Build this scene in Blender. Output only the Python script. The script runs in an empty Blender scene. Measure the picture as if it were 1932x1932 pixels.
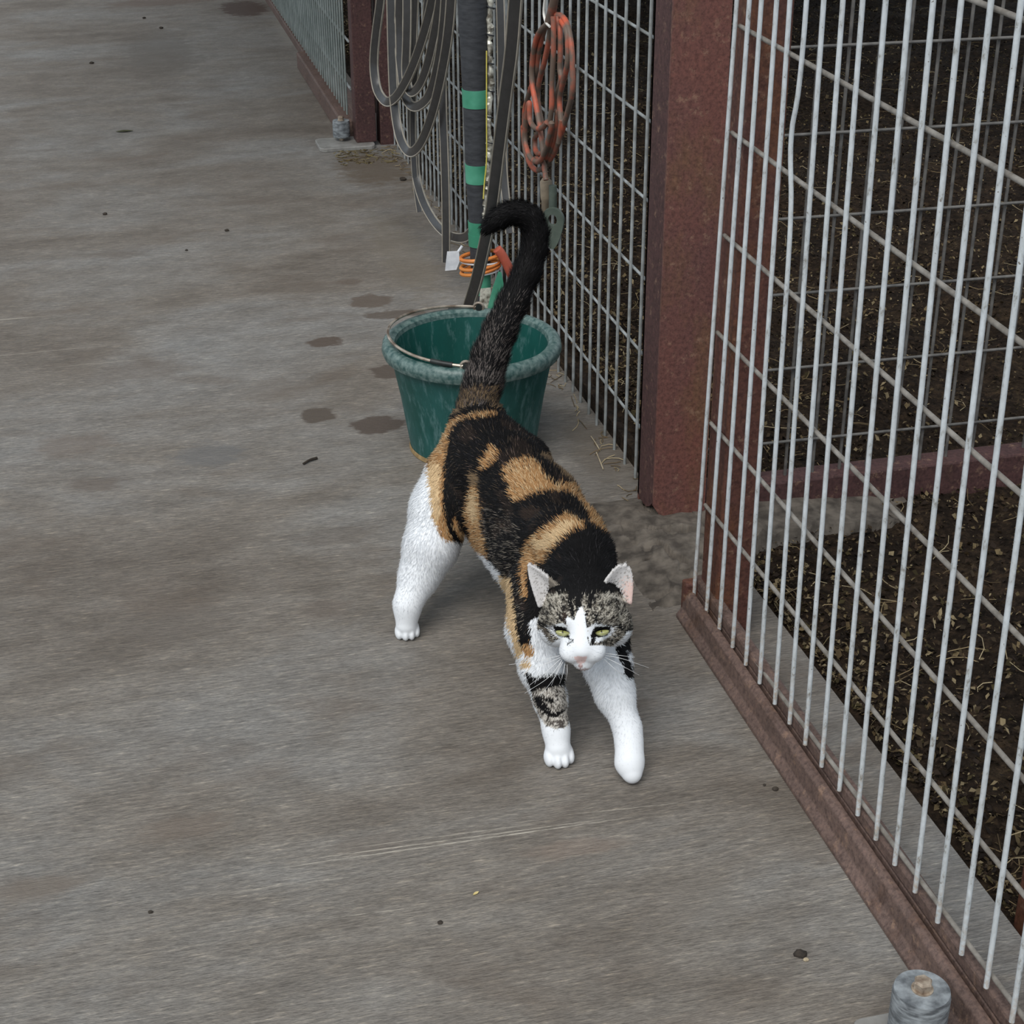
import bpy, bmesh, math, random
import numpy as np
from mathutils import Vector, Matrix

rng = np.random.default_rng(7)
random.seed(7)
scene = bpy.context.scene

# ------------------------------------------------------------------ camera
FPX, YAW, PITCH, ROLL, CAMH = 3130.0, 0.2428, 0.4745, -0.0037, 1.30
_cy, _sy, _cp, _sp = math.cos(YAW), math.sin(YAW), math.cos(PITCH), math.sin(PITCH)
_fw = np.array([_sy*_cp, _cy*_cp, -_sp]); _r0 = np.array([_cy, -_sy, 0.0]); _u0 = np.cross(_r0, _fw)
_rt = _r0*math.cos(ROLL) + _u0*math.sin(ROLL); _up = -_r0*math.sin(ROLL) + _u0*math.cos(ROLL)
CAM = np.array([0.0, 0.0, CAMH])
cam_data = bpy.data.cameras.new('camera'); cam = bpy.data.objects.new('camera', cam_data)
scene.collection.objects.link(cam)
cam_data.sensor_width = 36; cam_data.lens = FPX/1932*36; cam_data.clip_start = 0.02; cam_data.clip_end = 200
cam.matrix_world = Matrix(((_rt[0], _up[0], -_fw[0], 0), (_rt[1], _up[1], -_fw[1], 0), (_rt[2], _up[2], -_fw[2], CAMH), (0, 0, 0, 1)))
scene.camera = cam

# ------------------------------------------------------------------ light
world = bpy.data.worlds.new('sky'); scene.world = world; world.use_nodes = True
wn = world.node_tree.nodes; wl = world.node_tree.links
bg = wn['Background']; bg.inputs[0].default_value = (0.80, 0.90, 1.0, 1); bg.inputs[1].default_value = 0.55
sun = bpy.data.lights.new('daylight', 'SUN'); sun.energy = 2.1; sun.angle = math.radians(42); sun.color = (1.0, 0.97, 0.92)
sun_o = bpy.data.objects.new('daylight', sun); scene.collection.objects.link(sun_o)
sun_o.rotation_euler = Vector((0.42, 0.55, -1.0)).to_track_quat('-Z', 'Y').to_euler()
vs = scene.view_settings
vs.view_transform = 'Standard'; vs.look = 'None'; vs.gamma = 1; vs.use_curve_mapping = False; vs.exposure = 0.25

# ------------------------------------------------------------------ helpers
def ray(px, py):
    return _rt*(px-966)/FPX + _up*(966-py)/FPX + _fw
def at(px, py, X=None, Y=None, Z=None):
    d = ray(px, py)
    t = X/d[0] if X is not None else (Y/d[1] if Y is not None else (Z-CAMH)/d[2])
    return CAM + d*t
def to_px(P):
    q = np.asarray(P) - CAM; z = q@_fw
    return 966 + FPX*(q@_rt)/z, 966 - FPX*(q@_up)/z

def lin(c):
    c = np.asarray(c, float)/255.0
    return np.where(c <= 0.04045, c/12.92, ((c+0.055)/1.055)**2.4)
def lin4(c): return (*[float(v) for v in lin(c)], 1.0)

ORIGIN = {}
def link(o, parent=None):
    scene.collection.objects.link(o)
    if parent is not None: o.parent = parent
    return o
def empty(name, loc):
    o = bpy.data.objects.new(name, None); o.empty_display_size = 0.05
    o.location = tuple(float(v) for v in loc); link(o); ORIGIN[o.name] = np.array(loc, float); return o
def tag(o, label=None, cat=None, group=None, kind=None):
    if label: o['label'] = label
    if cat: o['category'] = cat
    if group: o['group'] = group
    if kind: o['kind'] = kind
    return o
def org(parent):
    return ORIGIN[parent.name] if parent is not None else np.zeros(3)

class MB:
    def __init__(s): s.v = []; s.f = []; s.c = []
    def add(s, verts, faces, col=None):
        b = len(s.v); s.v += [tuple(map(float, v)) for v in verts]; s.f += [tuple(i+b for i in f) for f in faces]
        s.c += [col if col is not None else (1, 1, 1, 1)]*len(verts) if not (col is not None and len(col) and hasattr(col[0], '__len__')) else list(col)
        return s
    def box(s, a, b, col=None):
        x0, y0, z0 = a; x1, y1, z1 = b
        return s.add([(x0,y0,z0),(x1,y0,z0),(x1,y1,z0),(x0,y1,z0),(x0,y0,z1),(x1,y0,z1),(x1,y1,z1),(x0,y1,z1)],
                     [(3,2,1,0),(4,5,6,7),(0,1,5,4),(1,2,6,5),(2,3,7,6),(3,0,4,7)], col)
    def tube(s, pts, r, n=8, col=None, closed=False):
        P = np.array(pts, float); m = len(P); R = np.full(m, r) if np.isscalar(r) else np.array(r, float)
        T = np.gradient(P, axis=0) if not closed else (np.roll(P, -1, 0)-np.roll(P, 1, 0))
        T /= np.linalg.norm(T, axis=1)[:, None]+1e-12
        nrm = np.cross(T[0], [0.3, 0.2, 1.0]); 
        if np.linalg.norm(nrm) < 1e-3: nrm = np.cross(T[0], [1, 0, 0])
        V = []
        for i in range(m):
            nrm = nrm - T[i]*(nrm@T[i]); nrm /= np.linalg.norm(nrm)+1e-12
            bi = np.cross(T[i], nrm)
            for k in range(n):
                a = 2*math.pi*k/n; V.append(P[i]+R[i]*(math.cos(a)*nrm+math.sin(a)*bi))
        F = []
        mm = m if closed else m-1
        for i in range(mm):
            j = (i+1) % m
            for k in range(n): F.append((i*n+k, i*n+(k+1) % n, j*n+(k+1) % n, j*n+k))
        if not closed: F += [tuple(reversed(range(n))), tuple(range((m-1)*n, m*n))]
        return s.add(V, F, col)
    def band(s, pts, hw, ht, face, cmid, cedge):
        """flattened hose: wide axis lies across the face direction, paler beaded edges"""
        P = np.array(pts, float); m = len(P); T = np.gradient(P, axis=0); T /= np.linalg.norm(T, axis=1)[:, None]+1e-12
        prof = []
        n = 16
        for c, d, e in ((1.0, 0, 1), (.97, .55, 1), (.88, .75, 1), (.77, .62, 1), (.72, .50, 0), (.3, .62, 0), (-.3, .62, 0), (-.72, .50, 0), (-.77, .62, 1), (-.88, .75, 1), (-.97, .55, 1), (-1.0, 0, 1), (-.95, -.5, 1), (-.6, -.7, 0), (.6, -.7, 0), (.95, -.5, 1)): prof.append((c, d, e))
        V = []; C = []
        for i in range(m):
            w = np.cross(T[i], face); w /= np.linalg.norm(w)+1e-12; nn = np.cross(w, T[i])
            for c, d, e in prof:
                V.append(P[i]+w*c*hw+nn*d*ht); C.append(cedge if e else cmid)
        F = []
        for i in range(m-1):
            for k in range(n): F.append((i*n+k, i*n+(k+1) % n, (i+1)*n+(k+1) % n, (i+1)*n+k))
        F += [tuple(reversed(range(n))), tuple(range((m-1)*n, m*n))]
        return s.add(V, F, C)
    def lathe(s, prof, c, n=48, col=None, close=True):
        V = []; F = []; m = len(prof)
        for r, z in prof:
            for k in range(n):
                a = 2*math.pi*k/n; V.append((c[0]+r*math.cos(a), c[1]+r*math.sin(a), c[2]+z))
        for i in range(m-1):
            for k in range(n): F.append((i*n+k, i*n+(k+1) % n, (i+1)*n+(k+1) % n, (i+1)*n+k))
        if close: F += [tuple(reversed(range(n))), tuple(range((m-1)*n, m*n))]
        return s.add(V, F, col)
    def build(s, name, mat, parent=None, smooth=True, bevel=0, color=False, angle=40):
        o0 = org(parent); me = bpy.data.meshes.new(name)
        V = np.array(s.v)-o0
        me.from_pydata(V.tolist(), [], s.f); me.update()
        if color:
            ca = me.color_attributes.new('Col', 'FLOAT_COLOR', 'POINT')
            ca.data.foreach_set('color', np.array(s.c, np.float32).ravel())
        bm = bmesh.new(); bm.from_mesh(me); bmesh.ops.recalc_face_normals(bm, faces=bm.faces); bm.to_mesh(me); bm.free()
        if smooth:
            me.polygons.foreach_set('use_smooth', [True]*len(me.polygons))
            me.set_sharp_from_angle(angle=math.radians(angle))
        me.materials.append(mat)
        o = bpy.data.objects.new(name, me); link(o, parent)
        if parent is not None: ORIGIN[o.name] = o0
        if bevel:
            b = o.modifiers.new('bevel', 'BEVEL'); b.width = bevel; b.segments = 2; b.limit_method = 'ANGLE'
        return o

def spline(pts, n=60):
    """Catmull-Rom through the points"""
    P = np.array(pts, float); P = np.vstack([2*P[0]-P[1], P, 2*P[-1]-P[-2]]); out = []
    segs = len(P)-3; per = max(3, n//segs)
    for i in range(segs):
        p0, p1, p2, p3 = P[i:i+4]
        for t in np.linspace(0, 1, per, endpoint=False):
            out.append(0.5*((2*p1)+(-p0+p2)*t+(2*p0-5*p1+4*p2-p3)*t*t+(-p0+3*p1-3*p2+p3)*t**3))
    out.append(P[-2]); return np.array(out)

# ------------------------------------------------------------------ materials
def new_mat(name):
    m = bpy.data.materials.new(name); m.use_nodes = True
    return m, m.node_tree.nodes, m.node_tree.links, m.node_tree.nodes['Principled BSDF']
def setv(sock, v): sock.default_value = v
def noise(N, L, vec, scale, detail=4, rough=0.55, dist=0.0):
    n = N.new('ShaderNodeTexNoise'); n.inputs['Scale'].default_value = scale; n.inputs['Detail'].default_value = detail
    n.inputs['Roughness'].default_value = rough; n.inputs['Distortion'].default_value = dist
    if vec is not None: L.new(vec, n.inputs['Vector'])
    return n.outputs['Fac']
def ramp(N, L, fac, stops):
    r = N.new('ShaderNodeValToRGB'); e = r.color_ramp.elements
    while len(e) < len(stops): e.new(0.5)
    for k, (p, c) in enumerate(stops): e[k].position = p; e[k].color = c
    L.new(fac, r.inputs['Fac']); return r.outputs['Color']
def mix(N, L, fac, a, b, mode='MIX'):
    n = N.new('ShaderNodeMix'); n.data_type = 'RGBA'; n.blend_type = mode
    for s, v in ((n.inputs[0], fac), (n.inputs[6], a), (n.inputs[7], b)):
        if hasattr(v, 'is_linked') or hasattr(v, 'links'): L.new(v, s)
        else: s.default_value = v
    return n.outputs[2]
def bump(N, L, h, strength, dist, bsdf, prev=None):
    b = N.new('ShaderNodeBump'); b.inputs['Strength'].default_value = strength; b.inputs['Distance'].default_value = dist
    L.new(h, b.inputs['Height'])
    if prev is not None: L.new(prev, b.inputs['Normal'])
    L.new(b.outputs['Normal'], bsdf.inputs['Normal']); return b.outputs['Normal']
def position(N): return N.new('ShaderNodeNewGeometry').outputs['Position']
def mapping(N, L, vec, scale=(1, 1, 1), rot=(0, 0, 0), loc=(0, 0, 0)):
    m = N.new('ShaderNodeMapping'); L.new(vec, m.inputs['Vector'])
    m.inputs['Scale'].default_value = scale; m.inputs['Rotation'].default_value = rot; m.inputs['Location'].default_value = loc
    return m.outputs['Vector']

def simple(name, c1, c2, scale=30, rough=0.6, metal=0.0, lo=0.35, hi=0.65, bmp=0.0, stretch=(1, 1, 1), spec=0.5, detail=5):
    m, N, L, B = new_mat(name); p = position(N)
    f = noise(N, L, mapping(N, L, p, stretch), scale, detail)
    L.new(ramp(N, L, f, [(lo, lin4(c1)), (hi, lin4(c2))]), B.inputs['Base Color'])
    B.inputs['Roughness'].default_value = rough; B.inputs['Metallic'].default_value = metal
    B.inputs['Specular IOR Level'].default_value = spec
    if bmp: bump(N, L, f, bmp, 0.002, B)
    return m
def vcol(name, rough=0.7, spec=0.3, var=0.0):
    m, N, L, B = new_mat(name); a = N.new('ShaderNodeAttribute'); a.attribute_name = 'Col'
    c = a.outputs['Color']
    if var:
        f = noise(N, L, position(N), 60, 4)
        c = mix(N, L, 1.0, c, ramp(N, L, f, [(0.3, (1-var, 1-var, 1-var, 1)), (0.7, (1, 1, 1, 1))]), 'MULTIPLY')
    L.new(c, B.inputs['Base Color']); B.inputs['Roughness'].default_value = rough; B.inputs['Specular IOR Level'].default_value = spec
    return m

def concrete():
    m, N, L, B = new_mat('broomed_concrete'); p = position(N)
    big = noise(N, L, mapping(N, L, p, (0.8, 1.4, 1)), 1.7, 5, 0.6, 0.6)
    col = ramp(N, L, big, [(0.26, lin4((100, 92, 84))), (0.46, lin4((122, 116, 109))), (0.74, lin4((136, 136, 135)))])
    med = noise(N, L, mapping(N, L, p, (1, 2.2, 1), (0, 0, -0.10)), 7, 6, 0.65)
    col = mix(N, L, 1.0, col, ramp(N, L, med, [(0.3, (0.72, 0.70, 0.68, 1)), (0.64, (1.06, 1.06, 1.06, 1))]), 'MULTIPLY')
    # broom lines run across the aisle
    broom = noise(N, L, mapping(N, L, p, (34, 215, 1), (0, 0, -0.13)), 1.0, 3, 0.7)
    broom2 = noise(N, L, mapping(N, L, p, (110, 520, 1), (0, 0, -0.13)), 1.0, 2, 0.6)
    col = mix(N, L, 0.95, col, ramp(N, L, broom, [(0.25, (0.62, 0.61, 0.60, 1)), (0.5, (0.98, 0.98, 0.98, 1)), (0.62, (1.2, 1.18, 1.14, 1)), (0.73, (2.0, 1.93, 1.80, 1))]), 'MULTIPLY')
    col = mix(N, L, 0.8, col, ramp(N, L, broom2, [(0.3, (0.74, 0.74, 0.74, 1)), (0.7, (1.28, 1.28, 1.28, 1))]), 'MULTIPLY')
    # a few long scratches
    scr = noise(N, L, mapping(N, L, p, (0.7, 55, 1), (0, 0, -0.20)), 1.0, 2, 0.4)
    col = mix(N, L, ramp(N, L, scr, [(0.74, (0, 0, 0, 1)), (0.79, (0.5, 0.5, 0.5, 1))]), col, lin4((185, 178, 165)))
    # brown blotches of old dirt
    bl = noise(N, L, mapping(N, L, p, (1, 1.8, 1), loc=(3.1, 1.7, 0)), 3.3, 5, 0.6, 0.4)
    col = mix(N, L, ramp(N, L, bl, [(0.56, (0, 0, 0, 1)), (0.72, (0.55, 0.55, 0.55, 1))]), col, lin4((98, 87, 77)))
    # wet and rusty stains with their own outline; fence-foot patch also paints in shade
    wob = noise(N, L, mapping(N, L, p, (1, 1.6, 1)), 22, 3, 0.6)
    wx = N.new('ShaderNodeMath'); wx.operation = 'MULTIPLY_ADD'; L.new(wob, wx.inputs[0]); wx.inputs[1].default_value = 1.5; wx.inputs[2].default_value = -0.75
    stains_and_shade = [  # px, py, half size in px, colour, strength
        (612, 645, 38, 10, (84, 72, 63), 0.9), (735, 700, 42, 15, (84, 74, 66), 0.9), (600, 784, 40, 15, (86, 77, 69), 0.95),
        (712, 802, 62, 18, (84, 74, 67), 0.95), (700, 568, 46, 14, (92, 80, 70), 0.8), (660, 532, 30, 8, (96, 84, 74), 0.6),
        (745, 592, 62, 9, (88, 78, 69), 0.8), (705, 318, 85, 40, (92, 78, 62), 0.7), (760, 480, 60, 90, (112, 104, 92), 0.5),
        (140, 840, 90, 26, (110, 99, 90), 0.5), (180, 915, 70, 16, (98, 88, 80), 0.6), (395, 860, 80, 30, (104, 104, 104), 0.6),
        (462, 16, 48, 16, (72, 54, 44), 0.9), (300, 4, 130, 8, (100, 82, 70), 0.6), (1125, 850, 60, 85, (98, 90, 81), 0.55), (1240, 1040, 95, 45, (92, 84, 75), 0.85), (1215, 975, 80, 25, (72, 66, 60), 0.8),  # the entry by the fence foot mixes brown dirt with painted shade
        (300, 100, 90, 50, (96, 90, 83), 0.6), (350, 1560, 110, 30, (112, 101, 91), 0.6), (60, 1680, 110, 25, (112, 103, 94), 0.6),
        (1080, 1600, 120, 22, (128, 112, 100), 0.4), (700, 1590, 90, 20, (112, 104, 96), 0.5), (330, 1180, 120, 40, (104, 97, 90), 0.45), (640, 1010, 90, 22, (100, 92, 84), 0.45),
        (520, 740, 80, 30, (108, 100, 92), 0.4), (260, 700, 120, 22, (112, 104, 97), 0.4), (1330, 1700, 90, 60, (112, 106, 99), 0.4), (620, 1150, 60, 20, (108, 98, 90), 0.4), (560, 60, 50, 40, (142, 136, 126), 0.6)]
    sep = N.new('ShaderNodeSeparateXYZ'); L.new(p, sep.inputs[0])
    for px, py, hx, hy, c, st in stains_and_shade:
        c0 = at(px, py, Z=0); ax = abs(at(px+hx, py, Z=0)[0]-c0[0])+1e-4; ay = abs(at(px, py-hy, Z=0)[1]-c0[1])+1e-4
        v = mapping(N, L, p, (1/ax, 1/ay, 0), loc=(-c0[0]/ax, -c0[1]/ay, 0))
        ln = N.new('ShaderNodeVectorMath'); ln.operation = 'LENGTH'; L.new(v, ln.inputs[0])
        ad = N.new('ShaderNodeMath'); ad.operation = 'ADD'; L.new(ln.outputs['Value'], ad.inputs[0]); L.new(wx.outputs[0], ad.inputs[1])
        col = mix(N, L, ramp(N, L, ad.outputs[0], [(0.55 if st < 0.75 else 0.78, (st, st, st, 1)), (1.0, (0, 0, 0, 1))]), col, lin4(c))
    # long thin scratches dragged across the slab
    for px0, py0, px1, py1, w, st in ((440, 1650, 1240, 1535, 0.0016, 0.8), (500, 1632, 1180, 1540, 0.0012, 0.7), (600, 1608, 1060, 1548, 0.0010, 0.5), (560, 1740, 830, 1706, 0.0012, 0.45), (300, 1700, 900, 1625, 0.0010, 0.35), (1000, 1545, 1420, 1500, 0.0010, 0.4)):
        a = at(px0, py0, Z=0); b = at(px1, py1, Z=0); c0 = (a+b)/2; d = b-a; ang = math.atan2(d[1], d[0]); hl_ = np.linalg.norm(d)/2
        v = mapping(N, L, p, loc=(-c0[0], -c0[1], 0)); v = mapping(N, L, v, rot=(0, 0, -ang)); v = mapping(N, L, v, (1/hl_, 1/w, 0))
        ln = N.new('ShaderNodeVectorMath'); ln.operation = 'LENGTH'; L.new(v, ln.inputs[0])
        f = ramp(N, L, ln.outputs['Value'], [(0.5, (st, st, st, 1)), (1.0, (0, 0, 0, 1))])
        f = mix(N, L, 1.0, f, ramp(N, L, broom, [(0.35, (0.1, 0.1, 0.1, 1)), (0.6, (1, 1, 1, 1))]), 'MULTIPLY')
        col = mix(N, L, f, col, lin4((196, 188, 174)))
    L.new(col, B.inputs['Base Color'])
    B.inputs['Roughness'].default_value = 0.62; B.inputs['Specular IOR Level'].default_value = 0.35
    n1 = bump(N, L, broom2, 0.5, 0.002, B); n2 = bump(N, L, broom, 0.7, 0.004, B, n1)
    bump(N, L, noise(N, L, p, 90, 4), 0.25, 0.002, B, n2)
    return m

def rusty(name, base, base2, rust, amount=0.55, rough=0.65, scale=9):
    m, N, L, B = new_mat(name); p = position(N)
    a = noise(N, L, mapping(N, L, p, (1, 1, 0.5)), scale, 5, 0.6)
    col = ramp(N, L, a, [(0.3, lin4(base)), (0.7, lin4(base2))])
    r = noise(N, L, mapping(N, L, p, (1, 1, 0.45), loc=(2, 5, 1)), scale*1.6, 7, 0.72)
    col = mix(N, L, ramp(N, L, r, [(amount-0.06, (0, 0, 0, 1)), (amount+0.10, (0.85, 0.85, 0.85, 1))]), col, lin4(rust))
    fine = noise(N, L, p, 150, 4, 0.75)
    col = mix(N, L, 0.9, col, ramp(N, L, fine, [(0.36, (0.55, 0.52, 0.52, 1)), (0.5, (0.95, 0.95, 0.95, 1)), (0.66, (1.30, 1.25, 1.20, 1))]), 'MULTIPLY')
    pale = noise(N, L, mapping(N, L, p, loc=(7, 1, 3)), 60, 5, 0.75)
    col = mix(N, L, ramp(N, L, pale, [(0.57, (0, 0, 0, 1)), (0.70, (0.45, 0.45, 0.45, 1))]), col, lin4((168, 136, 112)))
    L.new(col, B.inputs['Base Color']); B.inputs['Roughness'].default_value = rough; B.inputs['Specular IOR Level'].default_value = 0.35
    bump(N, L, r, 0.25, 0.0015, B)
    return m

M = {}
M['concrete'] = concrete()
M['post'] = rusty('rusty_red_paint', (98, 69, 66), (117, 75, 66), (112, 82, 62), 0.54, 0.6, 6)
M['stile'] = rusty('rusty_brown_paint', (84, 56, 50), (104, 66, 56), (104, 68, 48), 0.52)
M['rail'] = rusty('dusty_brown_steel', (92, 76, 70), (112, 93, 86), (90, 68, 56), 0.60, 0.6)
M['maroon'] = rusty('maroon_paint', (72, 50, 50), (86, 60, 58), (72, 52, 46), 0.64)
def wire_mat():
    m, N, L, B = new_mat('white_wire'); p = position(N)
    f = noise(N, L, mapping(N, L, p, (1, 1, 0.5)), 120, 4, 0.7)
    col = ramp(N, L, f, [(0.30, lin4((134, 132, 126))), (0.42, lin4((186, 191, 193))), (0.7, lin4((208, 214, 218)))])
    sp = noise(N, L, p, 210, 2, 0.5)
    col = mix(N, L, ramp(N, L, sp, [(0.72, (0, 0, 0, 1)), (0.76, (0.8, 0.8, 0.8, 1))]), col, lin4((90, 76, 62)))
    # rust and grime creep up from the cut ends
    sep = N.new('ShaderNodeSeparateXYZ'); L.new(p, sep.inputs[0])
    g = ramp(N, L, sep.outputs['Z'], [(0.05, (0.75, 0.75, 0.75, 1)), (0.14, (0, 0, 0, 1))])
    g2 = mix(N, L, 1.0, g, ramp(N, L, noise(N, L, p, 160, 4, 0.7), [(0.45, (0, 0, 0, 1)), (0.6, (1, 1, 1, 1))]), 'MULTIPLY')
    col = mix(N, L, g2, col, lin4((168, 142, 112)))
    L.new(col, B.inputs['Base Color']); B.inputs['Roughness'].default_value = 0.45
    return m
M['wire'] = wire_mat()
M['wire_grey'] = simple('dull_grey_wire', (112, 106, 98), (148, 143, 136), 60, 0.55)
M['wire_far'] = simple('dull_fence_wire', (124, 126, 124), (162, 167, 168), 40, 0.5)
M['wire_dark'] = simple('weathered_wire', (78, 76, 74), (112, 109, 105), 50, 0.6)
M['wire_pale'] = simple('pale_green_wire', (118, 127, 124), (142, 150, 147), 20, 0.55)
M['foot'] = simple('old_footing', (62, 56, 50), (108, 100, 91), 38, 0.9, bmp=0.8)
M['steel'] = simple('galvanised_plate', (140, 138, 134), (172, 170, 166), 30, 0.45, 0.3)
M['roller'] = simple('scuffed_grey_rubber', (82, 86, 90), (150, 156, 160), 55, 0.6, stretch=(1, 1, 3.5), bmp=0.5)
M['bolt'] = simple('rusty_bolt', (132, 114, 98), (200, 186, 168), 90, 0.45, 0.4)
M['pipe'] = simple('black_foam', (44, 46, 50), (62, 64, 68), 40, 0.6, stretch=(1, 1, 4), bmp=0.2)
M['tape'] = simple('green_tape', (56, 132, 104), (88, 164, 136), 14, 0.45)
M['foil'] = simple('crinkled_foil', (110, 104, 92), (230, 228, 215), 55, 0.35, 0.3, 0.4, 0.6, bmp=1.0)
M['yellow'] = simple('yellow_edge', (200, 185, 70), (222, 208, 110), 40, 0.5)
M['hose'] = vcol('black_flat_hose', 0.27, 0.6, 0.25)
M['orange'] = simple('dirty_orange_cord', (104, 88, 77), (192, 90, 62), 26, 0.6, lo=0.44, hi=0.66)
M['orange2'] = simple('orange_cord', (196, 104, 48), (222, 140, 66), 20, 0.5)
M['red_rubber'] = simple('faded_red_plug', (160, 78, 60), (196, 98, 76), 25, 0.6)
M['tagm'] = simple('white_tag', (205, 208, 214), (236, 238, 242), 40, 0.5)
M['plug'] = simple('tan_plug', (120, 108, 92), (152, 138, 118), 40, 0.6)
M['disc'] = simple('grey_green_plastic', (72, 82, 74), (92, 102, 92), 30, 0.55)
M['hookm'] = simple('white_hook', (225, 222, 215), (240, 238, 232), 30, 0.4)
def bucket_mat(name, inner=False):
    m, N, L, B = new_mat(name); p = position(N)
    f = noise(N, L, mapping(N, L, p, (1, 1, 0.35)), 20, 6, 0.7)
    col = ramp(N, L, f, [(0.35, lin4((14, 74, 68) if not inner else (14, 72, 66))), (0.75, lin4((44, 100, 98) if not inner else (22, 86, 80)))])
    s = noise(N, L, mapping(N, L, p, (1, 1, 0.22), loc=(4, 2, 0)), 55, 5, 0.75)
    col = mix(N, L, ramp(N, L, s, [(0.52, (0, 0, 0, 1)), (0.74, (0.6, 0.6, 0.6, 1))]), col, lin4((124, 158, 160)))
    L.new(col, B.inputs['Base Color']); B.inputs['Roughness'].default_value = 0.5
    return m
M['bucket'] = bucket_mat('green_plastic'); M['bucket_in'] = bucket_mat('green_plastic_inside', True)
M['rim'] = simple('worn_green_rim', (46, 78, 76), (112, 132, 128), 110, 0.42, lo=0.35, hi=0.68, stretch=(1, 1, 1))
M['bail'] = simple('bail_wire', (120, 104, 90), (196, 186, 172), 40, 0.35, 0.5)
M['bailend'] = simple('black_grip', (24, 28, 28), (44, 50, 48), 40, 0.5)
M['mudline'] = simple('dried_mud', (120, 98, 62), (160, 136, 96), 60, 0.9)
M['leaf'] = vcol('leaf_litter', 0.85, 0.15)
def dirt():
    m, N, L, B = new_mat('pen_dirt'); p = position(N)
    a = noise(N, L, p, 6, 6, 0.7); b = noise(N, L, p, 55, 6, 0.75)
    col = ramp(N, L, a, [(0.3, lin4((34, 28, 24))), (0.55, lin4((54, 44, 36))), (0.75, lin4((72, 60, 47)))])
    col = mix(N, L, 1.0, col, ramp(N, L, b, [(0.34, (0.30, 0.29, 0.28, 1)), (0.5, (0.9, 0.9, 0.9, 1)), (0.70, (2.2, 2.1, 1.8, 1))]), 'MULTIPLY')
    L.new(col, B.inputs['Base Color']); B.inputs['Roughness'].default_value = 0.95; B.inputs['Specular IOR Level'].default_value = 0.1
    bump(N, L, b, 1.0, 0.012, B)
    return m
M['dirt'] = dirt()
# ------------------------------------------------------------------ setting
def struct(o): o['kind'] = 'structure'; return o
mb = MB()
ring = [(-4, -1.2), (0.915, -1.2), (0.915, 2.20), (0.905, 2.30), (0.865, 2.47), (0.865, 16), (-4, 16)]
nR = len(ring)
mb.add([(x, y, 0) for x, y in ring]+[(x, y, -0.12) for x, y in ring],
       [tuple(range(nR)), tuple(reversed(range(nR, 2*nR)))]+[(i, nR+i, nR+(i+1) % nR, (i+1) % nR) for i in range(nR)])
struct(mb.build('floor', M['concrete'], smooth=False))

def vnoise(x, y, seed, cell):
    r = np.random.default_rng(seed); g = r.random((64, 64))
    u, v = x/cell, y/cell; i, j = np.floor(u).astype(int), np.floor(v).astype(int); a, b = u-i, v-j
    a = a*a*(3-2*a); b = b*b*(3-2*b)
    G = lambda p, q: g[p % 64, q % 64]
    return (G(i, j)*(1-a)+G(i+1, j)*a)*(1-b)+(G(i, j+1)*(1-a)+G(i+1, j+1)*a)*b
def dirt_h(x, y):
    h = -0.045+0.035*vnoise(x, y, 1, 0.35)+0.022*vnoise(x, y, 2, 0.11)+0.012*vnoise(x, y, 3, 0.035)
    return h-0.02*np.clip((1.02-x)/0.12, 0, 1)
def grid_mesh(x0, x1, y0, y1, nx, ny, px=1.0):
    xs = x0+(x1-x0)*np.linspace(0, 1, nx)**px; ys = np.linspace(y0, y1, ny)
    X, Y = np.meshgrid(xs, ys, indexing='ij'); Z = dirt_h(X, Y)
    idx = np.arange(nx*ny).reshape(nx, ny)
    F = np.stack([idx[:-1, :-1], idx[1:, :-1], idx[1:, 1:], idx[:-1, 1:]], -1).reshape(-1, 4)
    return np.stack([X, Y, Z], -1).reshape(-1, 3), F
V, F = grid_mesh(0.85, 5.5, -0.5, 13, 240, 480, 1.6)
mb = MB(); mb.add(V.tolist(), [tuple(f) for f in F.tolist()])
g = mb.build('ground', M['dirt']); struct(g)

# unseen roof added to dim the far aisle: corrugated sheet on purlins, open towards the viewer and to the left
SHADE_ROOF = 3.0
m = MB(); nx = 240; xs_ = np.linspace(-0.8, 5.0, nx); V = []; F = []
for y_ in (3.3, 15.0):
    for i, x_ in enumerate(xs_):
        z_ = SHADE_ROOF+0.012*math.cos(i*math.pi/2)
        V += [(x_, y_, z_), (x_, y_, z_+0.004)]
for i in range(nx-1):
    a = 2*i; b = 2*nx+2*i; F += [(a, a+2, b+2, b), (a+1, b+1, b+3, a+3)]
m.add(V, F); M['roof'] = simple('corrugated_sheet', (120, 122, 124), (150, 152, 154), 4, 0.5, 0.3)
struct(m.build('shade_ceiling', M['roof'], smooth=False))
purlins = []
for y_ in (3.42, 4.94, 7.5, 10.0, 12.5):
    m = MB(); m.box((-0.8, y_-0.04, SHADE_ROOF-0.14), (5.0, y_+0.04, SHADE_ROOF-0.016)); purlins.append(m)
for q, m in enumerate(purlins):
    struct(m.build('trim_%d' % (q+1), M['maroon'], smooth=False))

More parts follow.
